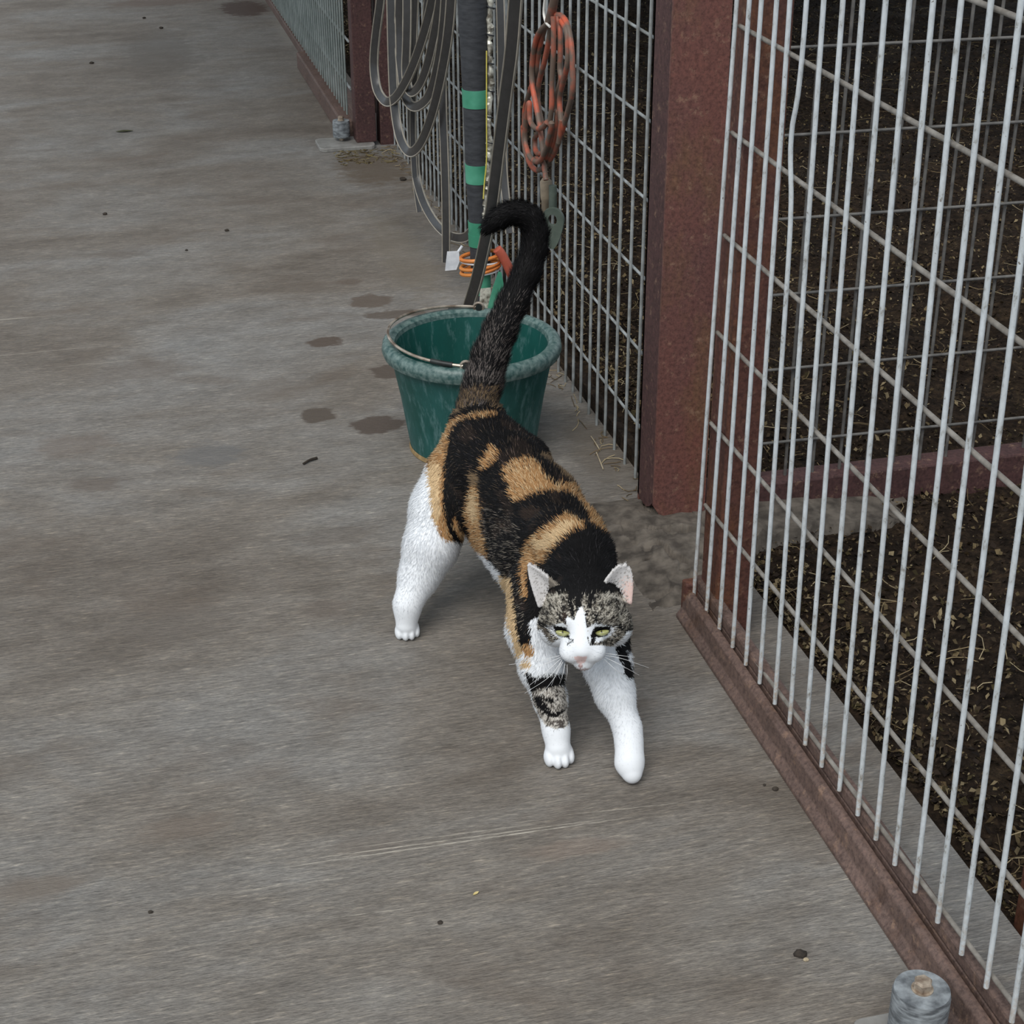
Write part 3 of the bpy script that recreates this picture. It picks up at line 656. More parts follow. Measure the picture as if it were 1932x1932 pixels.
# flat tool with a hole hanging below the cord
cc = at(1043, 416, X=.838); e1 = np.array([0.88, -0.47, 0]); e3 = np.array([0.47, 0.88, 0]); e2 = np.array([0, 0, 1.0])
out = []
for a in np.linspace(0, 2*math.pi, 40)[:-1]:
    rx, rz = 0.023, 0.026; x, z = rx*math.cos(a), rz*math.sin(a)
    if z < 0: z *= 2.2; x *= 1-0.35*(-z/0.066)
    out.append((x, z))
inn = [(0.009*math.cos(a), 0.011*math.sin(a)+0.002) for a in np.linspace(0, 2*math.pi, 40)[:-1]]
m = MB(); n = len(out); V = []
for th in (-0.005, 0.005):
    for x, z in out: V.append(cc+e1*x+e2*z+e3*th)
    for x, z in inn: V.append(cc+e1*x+e2*z+e3*th)
F = []
for i in range(n):
    j = (i+1) % n
    F += [(i, j, n+j, n+i), (2*n+i, 3*n+i, 3*n+j, 2*n+j), (i, 2*n+i, 2*n+j, j), (n+i, n+j, 3*n+j, 3*n+i)]
m.add(V, F); o = m.build('plug_cover', M['disc'], smooth=True); tag(o, 'flat grey-green plastic plate with a round hole, hanging behind the tail tip', 'cover')
# ------------------------------------------------------------------ cat
def Cw(px, py, z): return at(px, py, Z=z)
class Field:
    def __init__(s, xs, ys, zs):
        s.ax = (xs, ys, zs); sh = (len(xs), len(ys), len(zs)); s.F = np.full(sh, 0.5, np.float32); s.G = np.zeros(sh, np.int8)
    def sl(s, lo, hi):
        out = []
        for a, l, h in zip(s.ax, lo, hi):
            i0 = max(0, np.searchsorted(a, l)-1); i1 = min(len(a), np.searchsorted(a, h)+1); out.append(slice(i0, i1))
        return tuple(out)
    def coords(s, S):
        return (s.ax[0][S[0]][:, None, None], s.ax[1][S[1]][None, :, None], s.ax[2][S[2]][None, None, :])
    def put(s, S, d, k, g):
        f = s.F[S]; d = d.astype(np.float32)
        if g is not None: s.G[S] = np.where(d < f, g, s.G[S])
        h = np.clip(k-np.abs(f-d), 0, None)/max(k, 1e-6)
        s.F[S] = np.minimum(f, d)-h*h*k*0.25
    def cone(s, a, ra, b, rb, k=0.01, g=1):
        a = np.array(a, float); b = np.array(b, float); r = max(ra, rb)+k+0.012
        S = s.sl(np.minimum(a, b)-r, np.maximum(a, b)+r); X, Y, Z = s.coords(S); ab = b-a; L2 = ab@ab+1e-12
        t = np.clip(((X-a[0])*ab[0]+(Y-a[1])*ab[1]+(Z-a[2])*ab[2])/L2, 0, 1)
        d = np.sqrt((X-a[0]-t*ab[0])**2+(Y-a[1]-t*ab[1])**2+(Z-a[2]-t*ab[2])**2)-(ra+(rb-ra)*t)
        s.put(S, d, k, g)
    def chain(s, pts, k=0.01, g=1):
        for (a, ra), (b, rb) in zip(pts[:-1], pts[1:]): s.cone(a, ra, b, rb, k, g)
    def ell_d(s, S, c, R, rad):
        X, Y, Z = s.coords(S); q = [(X-c[0])*R[i][0]+(Y-c[1])*R[i][1]+(Z-c[2])*R[i][2] for i in range(3)]
        k0 = np.sqrt(sum((q[i]/rad[i])**2 for i in range(3))); k1 = np.sqrt(sum((q[i]/rad[i]**2)**2 for i in range(3)))+1e-9
        return k0*(k0-1)/k1
    def ell(s, c, rad, k=0.01, g=1, R=np.eye(3)):
        m = max(rad)+k+0.012; S = s.sl(np.array(c)-m, np.array(c)+m); s.put(S, s.ell_d(S, c, R, rad), k, g)
    def cut(s, c, rad, k=0.004, R=np.eye(3)):
        m = max(rad)+k+0.004; S = s.sl(np.array(c)-m, np.array(c)+m); d = -s.ell_d(S, c, R, rad); f = s.F[S]
        h = np.clip(k-np.abs(f-d), 0, None)/k; s.F[S] = np.maximum(f, d)+h*h*k*0.25

def surface_nets(F, ax):
    S = F < 0; nx, ny, nz = F.shape
    acc = np.zeros((nx-1, ny-1, nz-1), np.int8)
    for i in (0, 1):
        for j in (0, 1):
            for k in (0, 1): acc += S[i:nx-1+i, j:ny-1+j, k:nz-1+k]
    I, J, K = np.nonzero((acc > 0) & (acc < 8)); n = len(I)
    idx = np.full(acc.shape, -1, np.int64); idx[I, J, K] = np.arange(n)
    P = np.zeros((n, 3)); cnt = np.zeros(n)
    for axis in range(3):
        o = [a for a in range(3) if a != axis]
        for u in (0, 1):
            for v in (0, 1):
                A = [I, J, K]; off = [0, 0, 0]; off[o[0]] = u; off[o[1]] = v
                a = [A[t]+off[t] for t in range(3)]; b = list(a); b[axis] = a[axis]+1
                fa = F[a[0], a[1], a[2]].astype(float); fb = F[b[0], b[1], b[2]].astype(float); m = (fa < 0) != (fb < 0)
                t = np.where(m, fa/(fa-fb+1e-20), 0)
                for d in range(3):
                    ca = ax[d][a[d]]; cb = ax[d][b[d]]; P[:, d] += np.where(m, ca+(cb-ca)*t, 0)
                cnt += m
    P /= cnt[:, None]
    Q = []
    for axis in range(3):
        o = [a for a in range(3) if a != axis]
        s0 = [slice(None)]*3; s1 = [slice(None)]*3; s0[axis] = slice(0, -1); s1[axis] = slice(1, None)
        ch = np.argwhere(S[tuple(s0)] != S[tuple(s1)])
        ok = np.ones(len(ch), bool)
        for d in o: ok &= (ch[:, d] > 0) & (ch[:, d] < F.shape[d]-1)
        ch = ch[ok]; flip = S[ch[:, 0], ch[:, 1], ch[:, 2]]
        c = []
        for du, dv in ((-1, -1), (0, -1), (0, 0), (-1, 0)):
            q = ch.copy(); q[:, o[0]] += du; q[:, o[1]] += dv; c.append(idx[q[:, 0], q[:, 1], q[:, 2]])
        c = np.stack(c, 1)
        if axis == 1: flip = ~flip
        c[~flip] = c[~flip][:, ::-1]; Q.append(c)
    Q = np.concatenate(Q); Q = Q[(Q >= 0).all(1)]
    return P, Q, (I, J, K)

def axis_pts(lo, hi, coarse, flo, fhi, fine, extra=()):
    a = [lo]
    while a[-1] < hi: a.append(a[-1]+(fine if (flo <= a[-1] <= fhi or any(p <= a[-1] <= q for p, q in extra)) else coarse))
    return np.array(a)

TORSO, HEAD, EAR, FR, FL, HR, HL, TAIL = 1, 2, 3, 4, 5, 6, 7, 8
# head frame: looks towards the viewer and slightly down
HO = Cw(1099, 1166, 0.222)
to_cam = CAM-HO; to_cam /= np.linalg.norm(to_cam)
side = np.cross([0, 0, 1.0], to_cam); side /= np.linalg.norm(side)          # image right
th = math.radians(21)
upv = np.cross(to_cam, side); fwd_h = to_cam*math.cos(th)-upv*math.sin(th); up_h = np.cross(fwd_h, side)
tilt = math.radians(-2); side, up_h = side*math.cos(tilt)-up_h*math.sin(tilt), side*math.sin(tilt)+up_h*math.cos(tilt)
RH = np.array([side, up_h, fwd_h])
def hl(u, v, w): return HO+side*u+up_h*v+fwd_h*w

xs = axis_pts(0.27, 0.72, 0.0034, HO[0]-0.085, HO[0]+0.085, 0.0016, ((0.325, 0.395),))
ys = axis_pts(1.58, 2.50, 0.0034, HO[1]-0.095, HO[1]+0.075, 0.0016, ((2.05, 2.13),))
zs = axis_pts(-0.01, 0.62, 0.0034, HO[2]-0.075, HO[2]+0.10, 0.0016, ((-0.005, 0.03),))
fd = Field(xs, ys, zs)
# torso
fd.chain([(Cw(905, 815, .235), .048), (Cw(915, 868, .215), .067), (Cw(957, 908, .213), .064), (Cw(1003, 965, .203), .069), (Cw(1050, 1035, .197), .067), (Cw(1082, 1105, .185), .060)], 0.02, TORSO)
fd.cone(Cw(945, 985, .165), .052, Cw(1020, 1075, .160), .056, 0.03, TORSO)
fd.cone(Cw(1050, 1010, .250), .034, Cw(1098, 1040, .248), .036, 0.03, TORSO)
fd.cone(Cw(1085, 1060, .235), .045, Cw(1098, 1110, .228), .046, 0.025, TORSO)
fd.cone(Cw(1080, 1120, .165), .045, Cw(1085, 1170, .150), .034, 0.02, TORSO)
# fore legs
fd.chain([(Cw(1010, 1105, .190), .038), (Cw(1010, 1190, .150), .036), (Cw(1022, 1262, .110), .027), (Cw(1038, 1320, .074), .0205), (Cw(1049, 1375, .042), .0158), (Cw(1053, 1410, .022), .0165)], 0.014, FR)
fd.ell(Cw(1055, 1418, .0130), (.0185, .020, .0130), 0.006, FR)
pc = Cw(1055, 1440, 0.0)
for k, (dx, dy) in enumerate(((-.0142, .005), (-.0049, -.002), (.0049, -.002), (.0142, .005))):
    fd.ell((pc[0]+dx, pc[1]-0.004+dy, .0100), (.0062, .0130, .0112), 0.0020, FR)
fd.chain([(Cw(1125, 1120, .190), .036), (Cw(1134, 1200, .145), .034), (Cw(1146, 1255, .115), .030), (Cw(1160, 1310, .085), .0245), (Cw(1184, 1375, .052), .0165), (Cw(1187, 1405, .040), .0155), (Cw(1188, 1440, .024), .0165), (Cw(1193, 1462, .014), .011)], 0.014, FL)
# hind legs
fd.chain([(Cw(862, 900, .205), .050), (Cw(833, 962, .165), .044), (Cw(812, 1035, .120), .0375), (Cw(790, 1090, .082), .027), (Cw(769, 1140, .052), .0175), (Cw(767, 1178, .022), .0160)], 0.02, HR)
fd.ell(Cw(769, 1182, .0130), (.0170, .020, .0130), 0.006, HR)
pc = Cw(769, 1202, 0.0)
for dx, dy in ((-.0130, .004), (-.0045, -.002), (.0045, -.002), (.0130, .004)):
    fd.ell((pc[0]+dx, pc[1]-0.003+dy, .0095), (.0057, .0120, .0105), 0.0020, HR)
fd.chain([((.565, 2.235, .195), .052), ((.597, 2.175, .130), .036), ((.600, 2.245, .068), .0175), ((.598, 2.225, .022), .015)], 0.02, HL)
fd.ell((.598, 2.205, .0135), (.0165, .024, .0135), 0.008, HL)
# tail
tp = [(900, 768, 2.295, .030), (912, 720, 2.305, .0265), (925, 672, 2.315, .0245), (944, 622, 2.325, .0225), (968, 570, 2.335, .0205), (993, 516, 2.345, .0185), (1008, 470, 2.35, .0165), (1011, 438, 2.35, .0155), (1001, 412, 2.35, .0145), (979, 401, 2.35, .0135), (954, 404, 2.345, .0125), (934, 417, 2.34, .0105), (919, 430, 2.34, .0075)]
tailP = [(at(x, y, Y=Y), r) for x, y, Y, r in tp]
fd.chain(tailP, 0.016, TAIL)
# head
fd.ell(hl(.002, .010, -.010), (.050, .043, .050), 0.012, HEAD, RH)
for s_ in (-1, 1):
    fd.ell(hl(s_*.034+.003, -.010, .002), (.026, .026, .026), 0.014, HEAD, RH)
    fd.ell(hl(s_*.0125, -.0265, .048), (.0155, .0130, .0150), 0.008, HEAD, RH)
    fd.cone(hl(s_*.018, .012, .034), .0095, hl(s_*.034, .009, .024), .0085, 0.010, HEAD)
fd.ell(hl(0, -.020, .034), (.026, .020, .026), 0.012, HEAD, RH)
fd.cone(hl(0, .012, .034), .0115, hl(0, -.016, .0565), .0085, 0.012, HEAD)
fd.ell(hl(0, -.0215, .0615), (.0075, .0050, .0050), 0.005, HEAD, RH)
fd.ell(hl(0.001, -.0415, .0455), (.0125, .0100, .0115), 0.007, HEAD, RH)
for s_ in (-1, 1):
    fd.cut(hl(s_*.0245, -.0055, .0415), (.0100, .0046, .0095), 0.003, RH)
# ears: hollow leaf-shaped shells
def ear(base_in, base_out, tip, facing, thick=.0026, bulge=0.62):
    """flattened shell between three points, dished away from the facing direction"""
    a, b, t = map(np.array, (base_in, base_out, tip)); nrm = np.cross(b-a, t-a); nrm /= np.linalg.norm(nrm)
    if nrm@facing < 0: nrm = -nrm
    for i in range(15):
        v = i/14; half = (1-v)**bulge if v < 1 else 0
        c0 = (a+b)/2*(1-v)+t*v; w = (b-a)*0.5*half
        prev = None
        for j in range(-4, 5):
            u = j/4; p = c0+w*u-nrm*(0.011*(1-u*u)*(1-v)**0.7*1.0)+nrm*0.002
            if prev is not None: fd.cone(prev, thick*(1-0.35*v), p, thick*(1-0.35*v), 0.0022, EAR)
            prev = p
ear(hl(-.024, .036, -.004), hl(-.054, .014, -.010), hl(-.0655, .067, -.014), fwd_h+side*(-.25))
ear(hl(.021, .034, -.002), hl(.060, .016, -.012), hl(.054, .066, -.013), fwd_h+side*.1, bulge=0.40)

CP, CQ, CI = surface_nets(fd.F, fd.ax)
grp = np.zeros(len(CP), np.int8)
for d in ((0, 0, 0), (1, 1, 1), (1, 0, 0), (0, 1, 0), (0, 0, 1)):
    g_ = fd.G[CI[0]+d[0], CI[1]+d[1], CI[2]+d[2]]; grp = np.where(grp == 0, g_, grp)
# vertex normals from the field gradient
def field_normal(P):
    n = np.zeros_like(P); e = 0.002
    def samp(Q):
        f = []; I = []
        for d in range(3):
            i = np.clip(np.searchsorted(fd.ax[d], Q[:, d])-1, 0, len(fd.ax[d])-2); I.append(i)
            f.append(np.clip((Q[:, d]-fd.ax[d][i])/(fd.ax[d][i+1]-fd.ax[d][i]), 0, 1))
        out = 0
        for a in (0, 1):
            for b in (0, 1):
                for c in (0, 1):
                    out = out+fd.F[I[0]+a, I[1]+b, I[2]+c]*(f[0] if a else 1-f[0])*(f[1] if b else 1-f[1])*(f[2] if c else 1-f[2])
        return out
    for d in range(3):
        q = P.copy(); q[:, d] += e; a = samp(q); q[:, d] -= 2*e; n[:, d] = a-samp(q)
    return n/(np.linalg.norm(n, axis=1)[:, None]+1e-9)
CN = field_normal(CP)

# ---- coat: patches of colour, each bound to the body part it grows on
BLACK, DBROWN, ORANGE, CREAM, WHITE, GREY, PINK, TAN = [np.array(lin(c)) for c in ((13, 12, 13), (50, 40, 34), (166, 126, 84), (206, 178, 138), (234, 237, 241), (112, 108, 100), (232, 204, 200), (124, 104, 80))]
k3 = lambda L: [(800+x/5.367, 700+y/5.367) for x, y in L]
kl = lambda L: [(940+x/6.04, 1200+y/6.04) for x, y in L]
kf = lambda L: [(980+x/7.73, 1040+y/7.73) for x, y in L]
T_ = (TORSO, FR, HR, HL, FL)
LEGGREY = np.array(lin((172, 166, 157)))
COAT = [
 # torso and hips
 (T_, k3([(740, 430), (540, 440), (380, 470), (230, 530), (160, 640), (110, 780), (50, 900), (20, 1050), (20, 1250), (60, 1450), (120, 1650), (220, 1800), (330, 1830), (300, 1740), (230, 1560), (195, 1400), (190, 1200), (210, 1000), (230, 850), (260, 700), (310, 570), (420, 500), (560, 480), (740, 470)]), ORANGE),
 (T_, k3([(90, 900), (180, 980), (150, 1250), (170, 1450), (120, 1560), (70, 1400), (30, 1200), (40, 1000)]), CREAM),
 (T_, k3([(690, 760), (790, 840), (740, 910), (640, 1010), (570, 1000), (600, 930), (640, 850)]), ORANGE),
 (T_, k3([(470, 1030), (560, 1030), (580, 1110), (560, 1190), (500, 1180)]), TAN),
 (T_, k3([(500, 1170), (560, 1170), (575, 1300), (595, 1400), (605, 1550), (635, 1750), (680, 1960), (740, 2140), (690, 2140), (600, 2000), (500, 1860), (400, 1740), (320, 1640), (280, 1520), (310, 1470), (360, 1560), (440, 1690), (490, 1700), (470, 1620), (435, 1500), (425, 1380), (470, 1280)]), ORANGE),
 (T_, k3([(500, 1230), (545, 1230), (560, 1420), (530, 1560), (470, 1480), (460, 1350)]), CREAM),
 (T_, k3([(820, 1000), (920, 925), (1060, 880), (1130, 925), (1190, 1000), (1220, 1080), (1310, 1150), (1330, 1225), (1160, 1255), (1040, 1300), (940, 1345), (895, 1290), (865, 1240), (890, 1180), (830, 1110)]), ORANGE),
 (T_, k3([(1170, 870), (1310, 790), (1400, 870), (1500, 1000), (1590, 1130), (1540, 1135), (1440, 1100), (1330, 960), (1230, 900)]), TAN),
 (T_, k3([(1300, 1160), (1500, 1140), (1590, 1220), (1670, 1320), (1740, 1440), (1830, 1560), (1850, 1660), (1760, 1610), (1670, 1530), (1640, 1420), (1540, 1290), (1430, 1230), (1330, 1235)]), ORANGE),
 (T_, k3([(1250, 1932), (1040, 2000), (1050, 2300), (1000, 2280), (980, 2100), (990, 1932), (1030, 1800), (1080, 1700), (1200, 1620), (1320, 1550), (1440, 1450), (1530, 1490), (1650, 1590), (1500, 1650), (1420, 1720), (1310, 1820)]), ORANGE),
 (T_, k3([(1100, 1750), (1260, 1680), (1440, 1530), (1560, 1560), (1420, 1680), (1290, 1810), (1180, 1830)]), CREAM),
 (T_, k3([(1020, 1400), (1180, 1400), (1200, 1450), (1080, 1520), (1010, 1480)]), DBROWN),
 # white of belly, chest and breast
 (T_, [(838, 1018), (878, 1026), (918, 1050), (950, 1084), (962, 1126), (974, 1178), (986, 1238), (1010, 1300), (960, 1320), (930, 1200), (880, 1100), (830, 1060)], WHITE),
 (T_, [(946, 1085), (964, 1090), (972, 1150), (978, 1200), (988, 1235), (975, 1240), (960, 1180), (945, 1120)], CREAM),
 (T_, [(1000, 1170), (1030, 1160), (1100, 1180), (1180, 1190), (1150, 1300), (1060, 1300), (1052, 1270), (1010, 1272), (990, 1262), (985, 1230), (1003, 1222)], WHITE),
 (T_, [(986, 1214), (1000, 1212), (1009, 1225), (1006, 1240), (990, 1236), (984, 1224)], ORANGE),
 (T_, [(982, 1246), (998, 1243), (1004, 1256), (990, 1263), (984, 1258)], CREAM),
 # legs
 ((FR,), [(900, 1262), (1110, 1262), (1110, 1500), (900, 1500)], WHITE),
 ((FR,), kl([(300, 395), (420, 470), (560, 430), (760, 420), (765, 550), (600, 590), (460, 610), (400, 650), (345, 560)]), BLACK),
 ((FR,), kl([(375, 640), (460, 600), (755, 560), (795, 800), (810, 1000), (760, 1050), (640, 1060), (540, 1020), (470, 920), (395, 760)]), LEGGREY),
 ((FR,), kl([(385, 690), (480, 680), (560, 800), (640, 880), (770, 815), (750, 865), (640, 930), (540, 900), (440, 800)]), BLACK),
 ((FR,), kl([(480, 660), (560, 690), (650, 730), (690, 720), (640, 770), (540, 740)]), BLACK),
 ((FR,), kl([(560, 970), (660, 965), (760, 950), (750, 1030), (690, 1050), (690, 990), (600, 1010)]), np.array(lin((80, 74, 70)))),
 ((FL,), [(1090, 1228), (1260, 1228), (1260, 1500), (1090, 1500)], WHITE),
 ((FL, TORSO), kl([(1330, 60), (1420, 100), (1480, 220), (1560, 470), (1480, 480), (1440, 440), (1420, 330), (1340, 200)]), BLACK),
 ((HR,), [(700, 880), (806, 872), (812, 930), (816, 975), (830, 1010), (850, 1028), (900, 1040), (900, 1240), (700, 1240)], WHITE),
 ((HL,), [(900, 1000), (1300, 1000), (1300, 1300), (900, 1300)], WHITE),
 # tail root
 ((TORSO, TAIL), [(864, 734), (938, 728), (946, 778), (905, 784), (858, 778), (842, 800), (850, 752)], TAN),
 ((TORSO, TAIL), [(874, 770), (905, 760), (942, 773), (942, 782), (905, 779), (872, 784)], BLACK),
 # face
 ((HEAD,), kf([(150, 620), (1750, 620), (1750, 1400), (150, 1400)]), GREY),
 ((HEAD,), kf([(640, 240), (1220, 240), (1190, 420), (1070, 540), (1040, 610), (900, 650), (760, 630), (690, 500)]), BLACK),
 ((HEAD,), kf([(735, 540), (810, 540), (805, 700), (795, 800), (805, 1000), (760, 980), (735, 850), (700, 690)]), BLACK),
 ((HEAD,), kf([(1020, 540), (1115, 590), (1085, 700), (1045, 830), (1005, 835), (995, 680)]), BLACK),
 ((HEAD,), kf([(820, 500), (900, 520), (935, 700), (875, 880), (830, 930), (815, 750)]), BLACK),
 ((HEAD,), kf([(620, 900), (680, 900), (690, 1000), (650, 1060), (630, 1000)]), DBROWN),
 ((HEAD,), kf([(700, 950), (790, 1005), (830, 925), (890, 800), (945, 850), (960, 950), (975, 1080), (1000, 1150), (990, 1280), (1040, 1380), (1200, 1370), (1330, 1400), (1480, 1280), (1600, 1150), (1640, 1200), (1640, 1900), (300, 1900), (250, 1150), (330, 1150), (420, 1290), (480, 1340), (560, 1290), (640, 1300), (700, 1250), (720, 1180), (700, 1100), (675, 1020)]), WHITE),
 ((HEAD,), kf([(985, 850), (1050, 850), (1090, 950), (1080, 1040), (1010, 1080), (980, 980)]), GREY),
 ((HEAD,), kf([(950, 920), (985, 850), (985, 980), (1010, 1110), (985, 1090), (960, 980)]), BLACK),
 ((HEAD,), kf([(1085, 900), (1130, 930), (1150, 1060), (1110, 1080), (1095, 1000)]), BLACK),
 ((HEAD,), kf([(240, 1000), (330, 1050), (400, 1085), (500, 1105), (400, 1130), (330, 1110), (270, 1070)]), BLACK),
 ((HEAD,), kf([(1390, 1085), (1480, 1080), (1550, 1140), (1650, 1060), (1620, 1150), (1540, 1200), (1470, 1150)]), BLACK),
 ((HEAD,), kf([(330, 1120), (400, 1130), (430, 1250), (480, 1310), (430, 1300), (360, 1200)]), np.array(lin((92, 84, 76)))),
 ((HEAD,), kf([(440, 1130), (500, 1080), (620, 1045), (710, 1100), (740, 1200), (745, 1290), (690, 1320), (590, 1290), (510, 1230)]), WHITE),
 ((HEAD,), kf([(990, 1210), (1010, 1110), (1100, 1060), (1200, 1065), (1320, 1100), (1390, 1120), (1340, 1230), (1200, 1310), (1100, 1340), (1020, 1340)]), WHITE),
 ((HEAD,), kf([(480, 1100), (530, 1085), (600, 1095), (680, 1120), (710, 1190), (735, 1260), (740, 1300), (690, 1258), (600, 1245), (525, 1200)]), BLACK),
 ((HEAD,), kf([(1070, 1150), (1110, 1100), (1200, 1095), (1330, 1105), (1335, 1135), (1285, 1230), (1180, 1258), (1112, 1255), (1100, 1375), (1040, 1360), (1040, 1250), (1060, 1180)]), BLACK),
 ((HEAD,), kf([(690, 1335), (755, 1315), (775, 1265), (792, 1275), (785, 1330), (700, 1365)]), BLACK),
 ((HEAD,), kf([(860, 1660), (920, 1660), (905, 1720), (1010, 1715), (1060, 1700), (1010, 1730), (900, 1742), (800, 1715), (740, 1690), (800, 1702), (880, 1722)]), np.array(lin((176, 152, 150)))),
 ((HEAD,), kf([(250, 690), (330, 690), (600, 640), (600, 665), (420, 700), (300, 760)]), np.array(lin((196, 190, 178)))),
 ((HEAD,), kf([(1240, 620), (1330, 640), (1540, 690), (1530, 740), (1380, 680), (1250, 650)]), np.array(lin((196, 190, 178)))),
 ((HEAD,), kf([(790, 1545), (840, 1530), (900, 1535), (970, 1535), (995, 1560), (940, 1635), (890, 1672), (840, 1625)]), PINK),
]
def inside(px, py, poly):
    poly = np.array(poly); x0, y0 = poly.min(0); x1, y1 = poly.max(0); res = np.zeros(len(px), bool)
    m = (px >= x0) & (px <= x1) & (py >= y0) & (py <= y1); X = px[m]; Y = py[m]; r = np.zeros(len(X), bool); n = len(poly)
    for i in range(n):
        xa, ya = poly[i]; xb, yb = poly[i-1]
        c = ((ya > Y) != (yb > Y)) & (X < (xb-xa)*(Y-ya)/(yb-ya+1e-12)+xa); r ^= c
    res[m] = r; return res
def hash3(P, s):
    return vnoise(P[:, 0]+P[:, 2]*0.7+3, P[:, 1]+P[:, 2]*0.9+5, s, 0.006)
def coat(P, Nn, G, jit, r):
    px, py = to_px(P); px = px+r.normal(0, 1, len(P))*jit; py = py+r.normal(0, 1, len(P))*jit
    col = np.tile(BLACK, (len(P), 1)); col[G == HEAD] = BLACK
    # brindled black of the back
    b = vnoise(P[:, 0]*1.0+P[:, 2], P[:, 1]*0.6+2, 11, 0.02)
    col = np.where(((b > 0.72) & (G != TAIL))[:, None], col+0.35*(DBROWN-col), col)
    for gs, poly, c in COAT:
        m = np.isin(G, gs)
        if m.any():
            ins = np.zeros(len(P), bool); ins[m] = inside(px[m], py[m], poly); col[ins] = c
    # belly, paws, underside of the chin
    low = (Nn[:, 2] < -0.45) & np.isin(G, (TORSO,)); col[low] = WHITE
    col[np.isin(G, (FR, FL, HR, HL)) & (P[:, 2] < 0.05)] = WHITE
    # ticked grey of the forehead
    hd = (G == HEAD) & (np.abs(col-GREY).sum(1) < 1e-6)
    t = vnoise(P[:, 0]*3+P[:, 2]*1.5, P[:, 2]*3+P[:, 1], 21, 0.006)*0.6+r.random(len(P))*0.4
    col[hd] = np.where((t[hd] < 0.46)[:, None], lin((30, 28, 27)), np.where((t[hd] > 0.60)[:, None], lin((176, 170, 158)), lin((104, 98, 88))))
    lgm = (G == FR) & (np.abs(col-LEGGREY).sum(1) < 1e-6); t2 = vnoise(P[:, 0]*2+P[:, 2], P[:, 2]*4+P[:, 1], 23, 0.008)*0.55+r.random(len(P))*0.45
    col[lgm] = np.where((t2[lgm] < 0.40)[:, None], lin((62, 57, 54)), np.where((t2[lgm] > 0.60)[:, None], lin((214, 208, 200)), LEGGREY))
    # ears: dark backs, pale inside
    e = G == EAR
    facing = (Nn@fwd_h) > 0.12
    rel = (P-HO)@RH.T
    inn = e & facing; col[e] = lin((74, 64, 56)); q_ = r.random(len(P)); col[inn] = np.where((q_ < 0.12)[inn][:, None], lin((150, 146, 142)), lin((206, 203, 202)))
    rt = inn & (rel[:, 0]+0.004*r.normal(0, 1, len(P)) > 0.053) & (rel[:, 1]+0.006*r.normal(0, 1, len(P)) < 0.044); col[rt] = lin((222, 194, 186))
    lo_ = inn & (rel[:, 0] < 0) & (rel[:, 0] > -0.042); col[lo_] = lin((132, 124, 114))
    return col
r0 = np.random.default_rng(12)
ccol = coat(CP, CN, grp, 0.6, r0)

cat_o = Cw(1000, 1250, 0.0)*np.array([1, 1, 0])
catE = empty('cat', cat_o); tag(catE, 'calico cat walking towards the viewer, tail raised, white legs', 'cat')
def cat_mat(name, rough):
    m, N, L, B = new_mat(name); a = N.new('ShaderNodeAttribute'); a.attribute_name = 'Col'
    L.new(a.outputs['Color'], B.inputs['Base Color']); B.inputs['Roughness'].default_value = rough; B.inputs['Specular IOR Level'].default_value = 0.2
    return m
me = bpy.data.meshes.new('body')
me.vertices.add(len(CP)); me.vertices.foreach_set('co', (CP-cat_o).astype(np.float32).ravel())
me.loops.add(CQ.size); me.loops.foreach_set('vertex_index', CQ.ravel().astype(np.int32))
me.polygons.add(len(CQ)); me.polygons.foreach_set('loop_start', np.arange(0, CQ.size, 4, dtype=np.int32))
me.update(calc_edges=True); me.validate()
me.polygons.foreach_set('use_smooth', [True]*len(me.polygons))
ca = me.color_attributes.new('Col', 'FLOAT_COLOR', 'POINT')
ca.data.foreach_set('color', np.concatenate([ccol, np.ones((len(CP), 1))], 1).astype(np.float32).ravel())
me.materials.append(cat_mat('cat_coat', 0.85))
body = bpy.data.objects.new('body', me); link(body, catE); ORIGIN[body.name] = cat_o
sm = body.modifiers.new('smooth', 'SMOOTH'); sm.factor = 0.4; sm.iterations = 2

